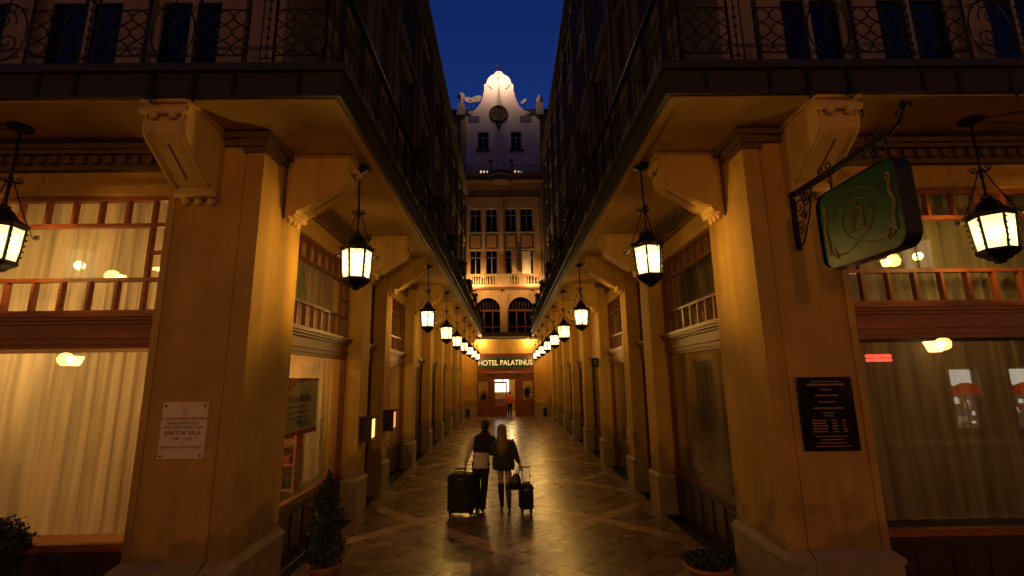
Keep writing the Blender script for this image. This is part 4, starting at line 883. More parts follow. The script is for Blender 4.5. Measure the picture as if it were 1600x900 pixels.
# restaurant poster in the first left passage window
t_ = thing('restaurant_poster', 'pale poster with a red curved header hanging in the first left passage window', 'poster', (-3.36,7.80,2.17), 0)
PT = frame_T((0,0,0),(0,1,0),(-1,0,0))
m_ = MB(PT); m_.box(-.80,.80,0,.012,-.45,.45); m_.build('sheet', M['poster'], t_)
pr = MB(PT); top = [(-.80+1.6*i/16) for i in range(17)]
lo2 = [.33-.10*sin(pi*(1.0-(x+.8)/1.6)*1.6) if x < .5 else .40 for x in top]; lo2 = [.28+.13/(1+math.exp(-(x+.1)*9)) - .06*math.exp(-((x+.5)/.25)**2) for x in top]
for i in range(16): pr.add([(top[i],-.004,.45),(top[i+1],-.004,.45),(top[i+1],-.004,lo2[i+1]),(top[i],-.004,lo2[i])],[(0,1,2,3)])
pr.add([(-.8,-.004,-.38),(.8,-.004,-.38),(.8,-.004,-.45),(-.8,-.004,-.45)],[(0,1,2,3)]); pr.build('header_band', M['postred'], t_)
rot = (pi/2,0,pi/2)
text('Sunday Buffet', .19, (.006,.0,.13), rot, M['ink'], t_, ext=.001, sx=.95)
text('2.990,-Ft', .17, (.006,.14,-.27), rot, M['ink'], t_, ext=.001)
for z, wd in ((-.00,.62),(-.09,.9),(-.17,.66)):
    MB(PT).box(-wd/2,wd/2,-.004,-.001,z-.010,z+.010).build('printed_line', M['ink'], t_)
# poster in upper pane
t_ = thing('window_poster', 'tall pale picture card showing a pointed shape, standing behind the upper left passage window', 'poster', (-3.42,7.75,3.84)); m_ = MB(PT)
m_.prism([(-.35,0,0),(.35,0,0),(.12,0,.42),(.14,0,.62),(-.14,0,.62),(-.12,0,.42)],(0,0,0),(0,.012,0)); m_.build('card', M['poster'], t_)
# tables and chairs of the restaurant
def cafe_table(label, loc):
    t_ = thing('cafe_table', label, 'table', loc, 0, 'restaurant tables'); m_ = MB(); m_.lathe([(.42,.72),(.43,.74),(.42,.75)],20); m_.build('tabletop', M['cloth'], t_, True)
    m_ = MB(); m_.tube([(0,0,0),(0,0,.72)],.035,8); m_.lathe([(.24,0),(.24,.02),(.05,.05)],14); m_.build('pedestal', M['wooddk'], t_)
def cafe_chair(label, loc, rz):
    t_ = thing('cafe_chair', label, 'chair', loc, rz, 'restaurant chairs'); MB().bbox(-.2,.2,-.2,.2,.43,.47,.012).build('seat', M['orange'], t_)
    for x in (-.18,.18):
        for y in (-.18,.18): MB().tube([(x*1.08,y*1.08,0),(x,y,.44)],.017,6).build('leg', M['table'], t_)
    m_ = MB(); [m_.tube([(x,.19,.46),(x*.95,.25,.92)],.016,6) for x in (-.18,.18)]; [m_.tube([(-.18,.2+.05*k/3,.62+.1*k),(.18,.2+.05*k/3,.62+.1*k)],.018,6) for k in range(4)]; m_.build('backrest', M['table'], t_)
cafe_table('round clothed table just behind the first left passage window', (-4.3,7.5,.02)); cafe_table('round clothed table deeper inside the left restaurant', (-5.4,8.6,.02))
cafe_chair('wooden ladder-back chair on the near side of the table behind the glass', (-4.1,6.9,.02), pi+.3); cafe_chair('wooden ladder-back chair on the far side of the table behind the glass', (-4.2,8.15,.02), .2); cafe_chair('wooden ladder-back chair at the deeper restaurant table', (-4.85,8.9,.02), -.7)
sh = thing('display_shelf', 'wooden shelf rack with bottles and boxes inside the left restaurant', 'shelf', (-4.6,9.55,0)); m_ = MB()
for x in (-.55,.55): m_.box(x-.02,x+.02,-.15,.15,0,2.1)
for z in (.1,.55,1.0,1.45,2.05): m_.box(-.53,.53,-.15,.15,z,z+.03)
m_.build('rack', M['table'], sh); rb = random.Random(9)
for z in (.58,1.03,1.48):
    x = -.48
    while x < .46:
        if rb.random() < .6:
            MB().lathe([(.035,0),(.036,.17),(.013,.22),(.013,.28)],8,(x,-.03,z)).build('bottle_stock', (M['green'],M['terra'],M['red'],M['gold'])[rb.randrange(4)], sh, True); x += .09
        else: MB().bbox(x-.03,x+.09,-.1,.06,z,z+.12+.1*rb.random(),.004).build('stock_box', (M['orange'],M['cloth'],M['poster'],M['red'])[rb.randrange(4)], sh); x += .16
t_ = thing('wall_picture', 'orange framed picture on the back wall of the left restaurant', 'picture', (-5.6,9.80,1.7)); MB().box(-.4,.4,-.03,0,-.45,.45).build('frame', M['wood'], t_); MB().box(-.33,.33,-.035,-.031,-.38,.38).build('canvas', M['orange'], t_)
# lit menu boxes on the left pilasters
for lab, y, mt, z in (('wall menu box with a glowing cream front on the first left pilaster', PIL[0]+.12, 'litwarm', 1.62), ('wall menu box with a glowing red front on the second left pilaster', PIL[1]+.10, 'litred', 1.64)):
    t_ = thing('menu_box', lab, 'menu box', (-2.95,y,z), 0, 'menu boxes on the left pilasters'); m_ = MB()
    m_.box(0,.24,-.03,.33,-.24,-.205); m_.box(-.02,.28,-.06,.36,.205,.24); m_.box(0,.24,-.03,0,-.205,.205); m_.box(0,.24,.30,.33,-.205,.205); m_.box(0,.02,0,.30,-.205,.205); m_.build('case', M['wooddk'], t_)
    MB().box(.20,.215,.0,.30,-.18,.18).build('lit_front', M[mt], t_)
# small number plates / shop placards of the right row
t_ = thing('number_sign', 'small dark blade sign with the figure 3 on a right-hand pilaster', 'sign', (2.93,15.25,3.05)); MB().box(-.22,0,-.015,.015,-.14,.14).build('board', M['iron'], t_); text('3', .20, (-.11,-.017,0), (pi/2,0,0), M['tvase'], t_)
# ----------------------------------------------------------------- projecting green sign
bt = thing('sign_bracket', 'black wrought-iron arm with scrolls and fleur-de-lis tip carrying the green sign', 'bracket', (3.42,FRONT+.0,0))
ang = -pi/2   # arm stands square out from the pier
A = Matrix.Translation((3.50,FRONT+.02,0)) @ Matrix.Rotation(ang,4,'Z')
bt.location = (0,0,0)
ZA = 4.70
m_ = MB(A); m_.box(0,.04,-.025,.025,4.02,4.78); m_.build('wall_bar', M['iron'], bt)
m_ = MB(A); m_.box(0,1.52,-.028,.028,ZA-.028,ZA+.028); m_.tube([(1.52,0,ZA),(1.62,0,ZA+.03),(1.68,0,ZA+.11)],.016,6); m_.build('arm', M['iron'], bt)
f2 = lambda x, z: (x,0,z)
m_ = MB(A); m_.tube([(.02,0,4.05),(.14,0,4.09),(.30,0,4.36),(.38,0,4.68)],.012,6)
for cx2, cz2, r0 in ((.13,4.52,.11),(.25,4.58,.08),(.11,4.28,.08),(.19,4.40,.06)): m_.tube(spiral(cx2,cz2,r0,.015,-90,420,18,f2),.009,5)
for cx2, sg2 in ((.55,1),(.68,1),(1.28,1),(1.40,1),(1.30,-1),(1.42,-1)): m_.tube(spiral(cx2,ZA+sg2*.075,.06,.012,-90*sg2,sg2*330,14,f2),.008,5)
m_.build('scrollwork', M['iron'], bt)
m_ = MB(A); m_.ball((1.69,0,ZA+.17),.032,8,6,1,.5,1.8); m_.tube(spiral(1.64,ZA+.13,.045,.02,0,220,10,f2),.012,5); m_.tube(spiral(1.745,ZA+.13,.045,.02,180,-40,10,f2),.012,5); m_.tube([(1.68,0,ZA+.05),(1.69,0,ZA+.2)],.012,5); m_.build('fleur_tip', M['iron'], bt)
gs = thing('hanging_sign', 'green rounded signboard with gold scroll border and crest, hanging from the iron arm', 'sign', (0,0,0)); gs.matrix_world = A
m_ = MB()
def rrect(x0,x1,z0,z1,r,y,n=6):
    P = []
    for cx3,cz3,a0 in ((x1-r,z1-r,0),(x0+r,z1-r,90),(x0+r,z0+r,180),(x1-r,z0+r,270)):
        for i in range(n+1): a = radians(a0+90*i/n); P.append((cx3+r*cos(a),y,cz3+r*sin(a)))
    return P
X0, X1, Z0_, Z1_ = .52, 1.58, ZA-1.05, ZA-.24
m_.loft([rrect(X0,X1,Z0_,Z1_,.13,-.05),rrect(X0,X1,Z0_,Z1_,.13,.05)]); m_.build('sign_case', M['green'], gs)
m_ = MB(); m_.loft([rrect(X0-.012,X1+.012,Z0_-.012,Z1_+.012,.14,y) for y in (-.075,)]+[rrect(X0-.012,X1+.012,Z0_-.012,Z1_+.012,.14,.075)]+[rrect(X0,X1,Z0_,Z1_,.13,.075)]+[rrect(X0,X1,Z0_,Z1_,.13,-.075)]+[rrect(X0-.012,X1+.012,Z0_-.012,Z1_+.012,.14,-.075)], cap=False); m_.build('sign_rim', M['iron'], gs)
for x in (X0+.18,X1-.28):
    m_ = MB(); m_.tube([(x+.022*cos(2*pi*i/10),0,Z1_+.15+.035*sin(2*pi*i/10)) for i in range(10)],.007,5,True); m_.tube([(x,0,Z1_-.02),(x,0,Z1_+.12)],.013,6); m_.tube([(x,0,Z1_+.18),(x,0,ZA)],.010,6)
    m_.build('hanger_ring', M['iron'], gs)
for y in (-.054,.054):
    e_ = MB(); ff = lambda x,z,y=y: (x,y,z); xc, zc = (X0+X1)/2, (Z0_+Z1_)/2
    e_.tube([ff(xc+.20*cos(2*pi*i/24),zc+.20*sin(2*pi*i/24)+.0) for i in range(24)],.004,4,True)
    for x in (-.075,.075): e_.tube([ff(xc+x,zc-.10),ff(xc+x*.85,zc+.03),ff(xc+x,zc+.08)],.012,4)
    e_.tube([ff(xc-.09,zc+.08),ff(xc,zc+.13),ff(xc+.09,zc+.08)],.011,4); e_.tube([ff(xc-.05,zc-.02),ff(xc,zc+.045),ff(xc+.05,zc-.02)],.009,4); e_.tube([ff(xc,zc+.13),ff(xc,zc+.17)],.008,4); e_.tube([ff(xc-.11,zc-.11),ff(xc+.11,zc-.11)],.010,4)
    e_.build('crest', M['gold'], gs)
    e_ = MB(); L_ = X0+.09; R_ = X1-.09; Bz = Z0_+.09; Tz = Z1_-.09
    e_.tube(arc(xc,zc-.06,.36,20,160,16,ff),.004,4)
    for sg2, xx in ((1,L_),(-1,R_)):
        e_.tube([ff(xx+sg2*.02*sin(k*1.3),Bz+.1+k*.06) for k in range(9)],[.012,.016,.010,.016,.010,.016,.010,.014,.006],5)
        e_.tube(spiral(xx+sg2*.06,Bz+.06,.06,.012,180 if sg2 > 0 else 0,(-260 if sg2 > 0 else 440),12,ff),.009,5); e_.tube(spiral(xx+sg2*.10,Bz+.02,.035,.01,90,-300*sg2,10,ff),.008,5)
        e_.tube(spiral(xx+sg2*.02,Bz+.56,.04,.01,90,90+360*sg2,10,ff),.009,5); e_.tube([ff(xx+sg2*.10,Bz+.02),ff(xx+sg2*.28,Bz+.03),ff(xc,Bz+.10)],[.008,.005,.003],4)
    e_.build('gilt_border', M['gold'], gs)
# ring hanging on the right front bracket
t_ = thing('iron_ring', 'iron ring hanging at the nose of the right front bracket', 'ring', (3.95,4.76,5.42)); MB().tube([(.06*cos(2*pi*i/18),0,.06*sin(2*pi*i/18)) for i in range(18)],.008,6,True).build('ring', M['iron'], t_); MB().tube([(0,0,.06),(-.05,.02,.15)],.006,5).build('hook', M['iron'], t_)

# ================================================================= plants
def topiary(label, loc, seed):
    t_ = thing('topiary', label, 'potted shrub', loc); r = random.Random(seed)
    MB().lathe([(.15,0),(.20,.20),(.23,.22),(.23,.27),(.20,.27),(.18,.22)],18).build('pot', M['terra'], t_, True); MB().tube([(0,0,.15),(.01,0,1.15)],.022,6).build('trunk', M['bark'], t_)
    f = MB()
    for z, rx, rz, n_ in ((.42,.29,.21,1500),(.66,.20,.17,800),(.84,.235,.16,950),(1.03,.17,.15,650),(1.20,.13,.15,450),(1.33,.05,.12,120)): foliage(f, n_, blob(r.uniform(-.02,.02),0,z,rx,rx,rz,.6), .042, r)
    f.build('crown', M['leaf'], t_)
topiary('clipped tiered box topiary in a terracotta pot by the left corner pier', (-2.50,6.98,-.12), 11)
t_ = thing('potted_shrub', 'low spreading shrub in a terracotta bowl by the right corner pier', 'potted shrub', (2.56,6.62,-.01)); r = random.Random(21)
MB().lathe([(.18,0),(.27,.13),(.30,.15),(.30,.19),(.26,.19),(.24,.15)],20).build('pot', M['terra'], t_, True); f = MB()
for x, y, z, rx, rz, n_ in ((0,0,.24,.30,.09,900),(-.16,.02,.25,.18,.10,450),(.17,0,.25,.17,.10,450),(.02,.05,.29,.15,.07,300)): foliage(f, n_, blob(x,y,z,rx,rx*.8,rz,.3), .045, r)
f.build('crown', M['leaf'], t_)
t_ = thing('clipped_shrub', 'dark rounded clipped shrub below the left front shop window', 'potted shrub', (-4.74,4.62,0)); r = random.Random(31)
MB().lathe([(.16,0),(.22,.50),(.25,.52),(.25,.60),(.20,.60)],18).build('pot', M['fascia'], t_, True); MB().tube([(0,0,.5),(0,0,1.1)],.03,6).build('trunk', M['bark'], t_)
f = MB(); foliage(f, 2600, blob(0,0,1.12,.32,.32,.27,.7), .04, r); foliage(f, 900, blob(.19,0,1.12,.22,.22,.17,.7), .04, r); foliage(f, 700, blob(.03,0,.86,.26,.26,.20,.5), .04, r); f.build('crown', M['leafdk'], t_)
MB().ball((.04,0,1.08),.26,12,8,1.05,1,.9).build('dark_core', M['bark'], t_, True)  # solid dark ball added inside the crown to keep it dense and dark
# flower boxes along the passage railings
def flower_box(i, s, y):
    t_ = thing('flower_box', f'trailing plants in a box on the {"left" if s<0 else "right"} passage railing above the {ORD[i]} lantern gap', 'flower box', (s*(EDGE-.13),y,6.30), 0, 'flower boxes on the passage railings')
    t_['label'] = f'dark trailing plants in the {ORD[i]} railing box along the {"left" if s<0 else "right"} passage balcony'
    MB().bbox(-.09,.09,-.38,.38,.30,.48,.01).build('box', M['fascia'], t_); f = MB(); r = random.Random(i*7+s)
    foliage(f, 420, blob(0,0,.55,.16,.42,.14,.2), .07, r); foliage(f, 260, blob(-s*.06,0,.28,.09,.36,.26,.2), .06, r); f.build('foliage', M['leafdk'], t_)
for s in (-1,1):
    for i, y in enumerate((8.6,11.0,14.2,17.4,20.6,24.0,27.2,30.6)): flower_box(i, s, y+(.4 if s > 0 else 0))

# ================================================================= people
def skeleton(name, nodes, edges, root, mt, parent):
    ks = list(nodes); me = bpy.data.meshes.new(name); me.from_pydata([nodes[k][0] for k in ks], [(ks.index(a),ks.index(b)) for a,b in edges], [])
    ob = link(name, me); sk = ob.modifiers.new('skin','SKIN'); sk.use_smooth_shade = True; sk.branch_smoothing = .3
    ob.modifiers.new('sub','SUBSURF').levels = 2
    for i, k in enumerate(ks):
        v = me.skin_vertices[0].data[i]; r = nodes[k][1]; v.radius = r if isinstance(r, tuple) else (r, r); v.use_root = (k == root)
    dg = bpy.context.evaluated_depsgraph_get(); m2 = bpy.data.meshes.new_from_object(ob.evaluated_get(dg)); m2.name = name
    bpy.data.objects.remove(ob); m2.materials.clear(); m2.materials.append(mt)
    m2.polygons.foreach_set('use_smooth', [True]*len(m2.polygons)); return link(name, m2, parent)
def add_hand(N, E_l, side, wrist, palm_dir, curl, k=''):
    """palm with thumb and four fingers of different lengths bent round a grip"""
    w_ = Vector(wrist); d = Vector(palm_dir).normalized(); c = Vector(curl).normalized(); a = d.cross(c).normalized()
    p = w_+d*.045; N[k+'palm'] = (tuple(p),(.026,.018)); N[k+'knuckle'] = (tuple(p+d*.035),(.026,.016)); E_l += [(k+'wrist',k+'palm'),(k+'palm',k+'knuckle')]
    for j, ln in enumerate((.9,1.0,.93,.75)):
        b = p+d*.05+a*(.027-.018*j)
        q1 = b+d*.026*ln+c*.008; q2 = q1+d*.010*ln+c*.026*ln; q3 = q2-d*.012*ln+c*.016*ln
        for t_, q, r0 in (('a',b,.009),('b',q1,.0085),('c',q2,.008),('d',q3,.007)): N[f'{k}f{j}{t_}'] = (tuple(q),r0)
        E_l += [(k+'knuckle',f'{k}f{j}a'),(f'{k}f{j}a',f'{k}f{j}b'),(f'{k}f{j}b',f'{k}f{j}c'),(f'{k}f{j}c',f'{k}f{j}d')]
    b = p+a*.028; N[k+'t1'] = (tuple(b+d*.008+c*.012),.011); N[k+'t2'] = (tuple(b+d*.028+c*.030),.010); N[k+'t3'] = (tuple(b+d*.040+c*.040-a*.015),.008)
    E_l += [(k+'palm',k+'t1'),(k+'t1',k+'t2'),(k+'t2',k+'t3')]
def body(parent, J, mt):
    """J: joint positions; one continuous skinned figure"""
    N = {'pelvis':(J['pelvis'],(.13,.10)),'waist':(J['waist'],(.115,.085)),'chest':(J['chest'],(.145,.10)),'neckb':(J['neckb'],(.06,.06)),'neck':(J['neck'],(.052,.055)),
         'jaw':(J['jaw'],(.060,.068)),'head':(J['head'],(.074,.090)),'crown':(J['crown'],(.058,.068))}
    E_l = [('pelvis','waist'),('waist','chest'),('chest','neckb'),('neckb','neck'),('neck','jaw'),('jaw','head'),('head','crown')]
    for k in ('l','r'):
        N[k+'sh'] = (J[k+'sh'],.055); N[k+'el'] = (J[k+'el'],.038); N[k+'wrist'] = (J[k+'wr'],.024); E_l += [('chest',k+'sh'),(k+'sh',k+'el'),(k+'el',k+'wrist')]
        add_hand(N, E_l, k, J[k+'wr'], J[k+'hd'], J[k+'cu'], k)
        N[k+'hip'] = (J[k+'hip'],.085); N[k+'knee'] = (J[k+'knee'],.055); N[k+'calf'] = (tuple((Vector(J[k+'knee'])*.7+Vector(J[k+'ank'])*.3)),.050); N[k+'ank'] = (J[k+'ank'],.034); N[k+'toe'] = (J[k+'toe'],.028)
        E_l += [('pelvis',k+'hip'),(k+'hip',k+'knee'),(k+'knee',k+'calf'),(k+'calf',k+'ank'),(k+'ank',k+'toe')]
    h = Vector(J['head']); f = Vector(J['face']).normalized(); u = Vector((0,0,1)); sd = f.cross(u)
    nose = h+f*.105-u*.012; N['nose'] = (tuple(h+f*.085),.014); N['nosetip'] = (tuple(nose-u*.012),.010); E_l += [('head','nose'),('nose','nosetip')]
    for k, q in (('l',-1),('r',1)): N[k+'ear'] = (tuple(h+sd*q*.082-f*.008),(.016,.010)); E_l.append(('head',k+'ear'))
    b = skeleton('body', N, E_l, 'pelvis', mt, parent)
    m_ = MB()
    for q in (-1,1): m_.ball(tuple(h+f*.082+sd*q*.032+u*.010),.012,8,6)
    m_.build('eye', M['cloth'], parent, True); m_ = MB(); m_.tube([tuple(h+f*.088+sd*x-u*.052) for x in (-.024,0,.024)],[.003,.006,.003],6); m_.build('mouth', M['postred'], parent, True)
    return b
def limb(mb, pts, n=12): # pts: (x,y,z,r)
    P = [Vector(p[:3]) for p in pts]; mb.tube(P, [p[3] for p in pts], n)
# man
pm = thing('person', 'man from behind in dark striped vest over white knit shirt, pulling the big suitcase', 'person', (-.56,10.08,0), 0, 'couple walking to the hotel')
J = dict(pelvis=(.0,0,.93),waist=(.01,0,1.08),chest=(.04,.01,1.30),neckb=(.07,.0,1.44),neck=(.085,.005,1.50),jaw=(.09,.02,1.56),head=(.092,.02,1.635),crown=(.092,.015,1.69),face=(.35,1,0),
  lsh=(-.15,0,1.385),lel=(-.24,-.05,1.13),lwr=(-.305,-.10,.905),lhd=(-.15,-.05,-1),lcu=(.1,1,-.1),
  rsh=(.235,0,1.375),rel=(.30,.02,1.12),rwr=(.20,.20,1.05),rhd=(-.35,.9,.15),rcu=(-.3,.1,-1),
  lhip=(-.085,0,.88),lknee=(-.085,.09,.49),lank=(-.075,.10,.09),ltoe=(-.09,.24,.035),
  rhip=(.085,0,.88),rknee=(.075,.03,.49),rank=(.04,-.16,.11),rtoe=(.05,-.05,.035))
body(pm, J, M['skin'])
t = MB(); t.ell([(.0,.0,.80,.175,.125),(.0,0,.84,.180,.128),(.0,0,.95,.172,.122),(.01,0,1.05,.160,.115),(.03,0,1.20,.18,.125),(.045,0,1.33,.20,.125),(.055,0,1.40,.19,.10),(.07,0,1.445,.10,.075),(.08,0,1.47,.06,.06)],20)
limb(t, [(-.14,0,1.39,.075),(-.19,-.02,1.27,.066),(-.24,-.05,1.13,.056),(-.275,-.075,1.02,.050),(-.303,-.098,.915,.040)]); limb(t, [(.225,0,1.38,.075),(.27,.01,1.25,.064),(.30,.02,1.12,.055),(.25,.12,1.08,.048),(.21,.185,1.055,.04)])
t.build('shirt', M['shirt'], pm, True)
t = MB(); t.ell([(.03,0,1.115,.186,.130),(.03,0,1.12,.192,.136),(.035,0,1.20,.196,.140),(.045,0,1.32,.215,.142),(.05,0,1.39,.225,.125),(.06,0,1.43,.165,.105),(.08,0,1.47,.095,.085),(.085,0,1.515,.078,.080),(.086,0,1.53,.074,.076)],22)
limb(t, [(.20,0,1.385,.090),(.265,.005,1.29,.080),(.285,.01,1.22,.074)]); t.build('vest', M['vest'], pm, True)
t = MB()
t.ell([(0,0,.78,.172,.125),(0,0,.88,.172,.122),(0,0,.96,.155,.11)],18)
for k, x in (('l',-1),('r',1)):
    h_, kn, an = J[k+'hip'], J[k+'knee'], J[k+'ank']; limb(t, [(h_[0],h_[1],h_[2]+.03,.098),(h_[0],.01,.76,.096),(kn[0],kn[1]*.7,.62,.080),(kn[0],kn[1],.49,.072),((kn[0]+an[0])/2,(kn[1]+an[1])/2,.30,.068),(an[0],an[1],.13,.068),(an[0],an[1]+.01,.07,.072)],14)
t.build('trousers', M['jean'], pm, True)
for k in ('l','r'):
    a, b = J[k+'ank'], J[k+'toe']; t = MB(); t.loft([[(a[0]+(b[0]-a[0])*q+wd*cos(2*pi*i/12), a[1]-.07+(b[1]-a[1]+.13)*q, max(a[2]-.09,0)+hh*.5+hh*.5*sin(2*pi*i/12)) for i in range(12)] for q,wd,hh in ((0,.02,.05),(.05,.036,.085),(.3,.040,.10),(.55,.044,.075),(.85,.046,.055),(1,.025,.03))]); t.build('shoe', M['boot'], pm, True)
t = MB(); t.ell([(.088,-.02,1.535,.045,.035),(.09,-.018,1.57,.074,.072),(.092,-.012,1.62,.089,.094),(.092,-.008,1.675,.090,.098),(.092,-.003,1.715,.076,.084),(.092,0,1.742,.045,.050),(.092,0,1.752,.015,.018)],16); ho = t.build('hair', M['hairdk'], pm, True)
# woman
pw = thing('person', 'woman seen from behind with long fair hair, dark loose jumper, bare legs and knee boots', 'person', (-.08,10.05,0), 0, 'couple walking to the hotel')
J = dict(pelvis=(-.01,0,.90),waist=(-.015,0,1.05),chest=(-.03,.01,1.24),neckb=(-.04,.0,1.37),neck=(-.045,.005,1.43),jaw=(-.05,.02,1.49),head=(-.05,.02,1.565),crown=(-.05,.015,1.615),face=(-.35,1,0),
  lsh=(-.19,0,1.32),lel=(-.26,.03,1.09),lwr=(-.20,.21,1.06),lhd=(-.6,.7,.1),lcu=(.1,.3,-1),
  rsh=(.14,0,1.32),rel=(.215,-.02,1.08),rwr=(.30,-.08,.885),rhd=(.25,-.1,-1),rcu=(-.1,1,-.2),
  lhip=(-.085,0,.84),lknee=(-.075,.05,.47),lank=(-.06,.0,.12),ltoe=(-.065,.13,.03),
  rhip=(.075,0,.84),rknee=(.075,.0,.47),rank=(.085,-.12,.13),rtoe=(.09,-.0,.03))
body(pw, J, M['skin'])
t = MB(); t.ell([(-.015,0,.79,.20,.150),(-.015,0,.775,.218,.165),(-.015,0,.84,.232,.175),(-.02,0,.95,.222,.168),(-.025,0,1.08,.205,.155),(-.03,0,1.20,.198,.14),(-.035,0,1.29,.188,.12),(-.04,0,1.35,.12,.09),(-.042,0,1.39,.07,.065)],22)
limb(t, [(.11,0,1.32,.085),(.17,-.01,1.20,.082),(.215,-.02,1.08,.068),(.26,-.05,.98,.052),(.295,-.078,.895,.036)]); limb(t, [(-.17,0,1.32,.085),(-.235,.01,1.20,.088),(-.265,.03,1.09,.078),(-.23,.12,1.07,.056),(-.205,.19,1.062,.04)])
t.build('jumper', M['jumper'], pw, True)
for k in ('l','r'):
    kn, an, to = J[k+'knee'], J[k+'ank'], J[k+'toe']; t = MB()
    limb(t, [(kn[0],kn[1],.50,.064),(kn[0],kn[1],.485,.066),(kn[0]*.9+an[0]*.1,kn[1]*.8+an[1]*.2,.40,.062),((kn[0]+an[0])/2,(kn[1]+an[1])/2,.28,.054),(an[0],an[1],.14,.042),(an[0],an[1],.08,.044)],14)
    t.loft([[(an[0]+(to[0]-an[0])*q+wd*cos(2*pi*i/10), an[1]-.045+(to[1]-an[1]+.10)*q, zz+hh*sin(2*pi*i/10)) for i in range(10)] for q,wd,zz,hh in ((0,.02,.09,.03),(.15,.034,.085,.045),(.45,.036,.06,.035),(.8,.038,.03,.024),(1,.018,.02,.015))])
    t.tube([(an[0],an[1]-.035,.08),(an[0],an[1]-.045,.0)],[.022,.011],8); t.build('boot', M['boot'], pw, True)
t = MB(); n = 18
rings = []
for z, rx, ry, cy in ((1.655,.02,.02,0),(1.645,.055,.058,0),(1.61,.084,.090,-.004),(1.56,.094,.102,-.008),(1.50,.093,.086,-.022),(1.43,.098,.072,-.040),(1.35,.112,.065,-.085),(1.26,.112,.055,-.115),(1.17,.098,.045,-.135),(1.09,.070,.03,-.14),(1.06,.03,.012,-.14)):
    rings.append([(-.048+(z-1.6)*-.02+rx*cos(2*pi*i/n)*(1+.05*sin(i*5)), cy+ry*sin(2*pi*i/n)*(1+.06*sin(i*7)), z) for i in range(n)])
t.loft(rings); t.build('hair', M['hairbl'], pw, True)
# receptionist in the doorway
pr_ = thing('person', 'small figure in an orange shirt and dark trousers stepping through the lit hotel door', 'person', (.16,34.15,0), .3)
J = dict(pelvis=(0,0,.92),waist=(0,0,1.06),chest=(0,.0,1.28),neckb=(0,0,1.42),neck=(0,.005,1.48),jaw=(0,.02,1.53),head=(0,.02,1.60),crown=(0,.015,1.65),face=(0,1,0),
  lsh=(-.18,0,1.36),lel=(-.24,.02,1.12),lwr=(-.20,.18,1.0),lhd=(.1,1,-.3),lcu=(.1,0,-1),rsh=(.18,0,1.36),rel=(.27,.0,1.13),rwr=(.26,.16,.98),rhd=(0,1,-.3),rcu=(-.1,0,-1),
  lhip=(-.085,0,.87),lknee=(-.07,.12,.49),lank=(-.06,.10,.09),ltoe=(-.06,.24,.035),rhip=(.085,0,.87),rknee=(.06,.0,.49),rank=(.04,-.2,.11),rtoe=(.04,-.09,.035))
body(pr_, J, M['skin'])
t = MB(); t.ell([(0,0,.88,.17,.12),(0,0,1.05,.155,.115),(0,0,1.30,.19,.12),(0,0,1.38,.17,.10),(0,0,1.44,.07,.07)],18); limb(t,[(-.17,0,1.36,.07),(-.24,.02,1.12,.055),(-.22,.10,1.06,.05)]); limb(t,[(.17,0,1.36,.07),(.27,0,1.13,.055),(.265,.09,1.05,.05)]); t.build('shirt', M['orange'], pr_, True)
t = MB(); t.ell([(0,0,.78,.17,.12),(0,0,.95,.155,.11)],16)
for k in ('l','r'):
    h_, kn, an = J[k+'hip'], J[k+'knee'], J[k+'ank']; limb(t, [(h_[0],0,.90,.095),(kn[0],kn[1],.49,.07),(an[0],an[1],.08,.06)])
    q = MB(); q.ball((an[0],an[1]+.06,.045),.05,10,6,.9,2.2,.9); q.build('shoe', M['boot'], pr_, True)
t.build('trousers', M['jean'], pr_, True); t = MB(); t.ball((0,.0,1.63),.098,12,8,.92,1.02,1.05); t.build('hair', M['hairdk'], pr_, True)
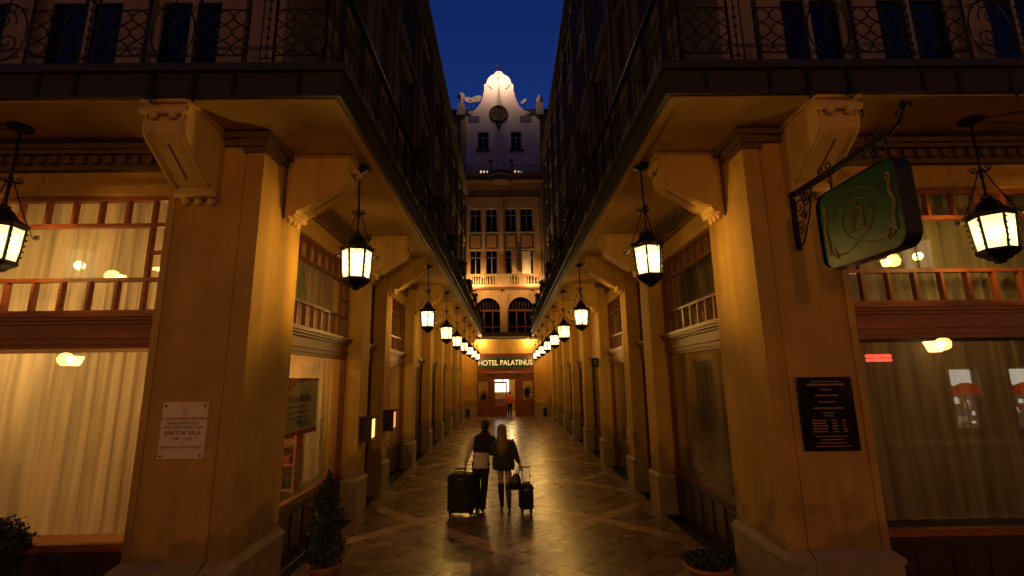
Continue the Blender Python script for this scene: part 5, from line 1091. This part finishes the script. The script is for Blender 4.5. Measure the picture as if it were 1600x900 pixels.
# ================================================================= luggage
def suitcase(name, label, loc, rz, W_, D_, H_, hx, hz, tilt=0, red=False):
    t_ = thing(name, label, 'suitcase', loc, rz, 'rolling luggage'); t_.rotation_euler = (tilt,0,rz)
    z0 = .06
    mb = MB(); mb.bbox(-W_/2,W_/2,0,D_,z0,z0+H_,.035); mb.build('shell', M['black'], t_)
    mb = MB(); mb.bbox(-W_/2+.05,W_/2-.05,D_,D_+.03,z0+.06,z0+H_*.52,.015); mb.bbox(-W_/2+.05,W_/2-.05,D_,D_+.03,z0+H_*.56,z0+H_-.06,.015); mb.build('pocket', M['black'], t_)
    mb = MB()
    for y in (.03,D_-.03): mb.tube([(-W_/2-.002,y,z0+.04),(-W_/2-.002,y,z0+H_-.04),(-W_/2+.04,y,z0+H_+.002),(W_/2-.04,y,z0+H_+.002),(W_/2+.002,y,z0+H_-.04),(W_/2+.002,y,z0+.04)],.006,5)
    mb.build('zip', M['rubber'], t_); mb = MB(); mb.box(-W_*.36,-W_*.30,-.012,-.001,z0+.03,z0+H_-.02); mb.box(W_*.30,W_*.36,-.012,-.001,z0+.03,z0+H_-.02); mb.box(-W_*.36,W_*.36,-.016,-.012,z0+.02,z0+.07); mb.build('rail', M['rubber'], t_)
    MB().bbox(-.05,.05,-.006,-.0005,z0+H_-.10,z0+H_-.07,.002).build('badge', M['steel'], t_)
    for x in (-W_/2+.05,W_/2-.05):
        MB(Matrix.Translation((x,.02,.045)) @ Matrix.Rotation(pi/2,4,'Y')).lathe([(.02,-.018),(.045,-.014),(.045,.014),(.02,.018)],14).build('wheel', M['rubber'], t_, True)
        MB().box(x-.025,x+.025,0,.06,.04,z0+.03).build('wheel_housing', M['black'], t_)
        MB().tube([(x,D_-.04,z0),(x,D_-.04,.0)],.014,8).build('foot', M['rubber'], t_)
    mb = MB(); mb.tube([(-.07,D_/2,z0+H_),(-.06,D_/2,z0+H_+.03),(.06,D_/2,z0+H_+.03),(.07,D_/2,z0+H_)],.011,6); mb.build('carry_handle', M['red'] if red else M['rubber'], t_, True)
    hw = min(.085, W_*.26); mb = MB()
    for x in (-hw,hw): MB().tube([(x,.015,z0+H_-.02),(x,.015,hz-.015)],.007,6).build('handle_tube', M['steel'], t_)
    mb = MB(); mb.tube([(-hw-.02,.015,hz-.012),(-hw,.015,hz),(hw,.015,hz),(hw+.02,.015,hz-.012)],.014,8); mb.build('grip', M['rubber'], t_, True)
    return t_
suitcase('large_suitcase', 'large black soft suitcase on wheels pulled by the man', (-.93,9.62,0), radians(-6), .50, .30, .70, 0, .865, tilt=0)
suitcase('small_suitcase', 'small black cabin suitcase with a red carry handle pulled by the woman', (.345,9.78,0), radians(4), .27, .20, .46, 0, .855, red=True)
hb = thing('handbag', 'dark slouchy handbag with looped strap hanging from the hand of the woman', 'handbag', (.12,9.96,0)); t = MB()
t.ell([(0,0,.40,.05,.04),(0,0,.42,.12,.065),(0,0,.50,.135,.075),(.01,0,.58,.115,.06),(.03,0,.66,.07,.035),(.045,0,.70,.035,.02)],16); t.build('pouch', M['boot'], hb, True)
t = MB(); t.tube([(.0,0,.64),(.04,0,.76),(.09,-.0,.845),(.11,0,.83),(.085,0,.72),(.06,0,.66)],.009,6); t.build('strap', M['boot'], hb, True)
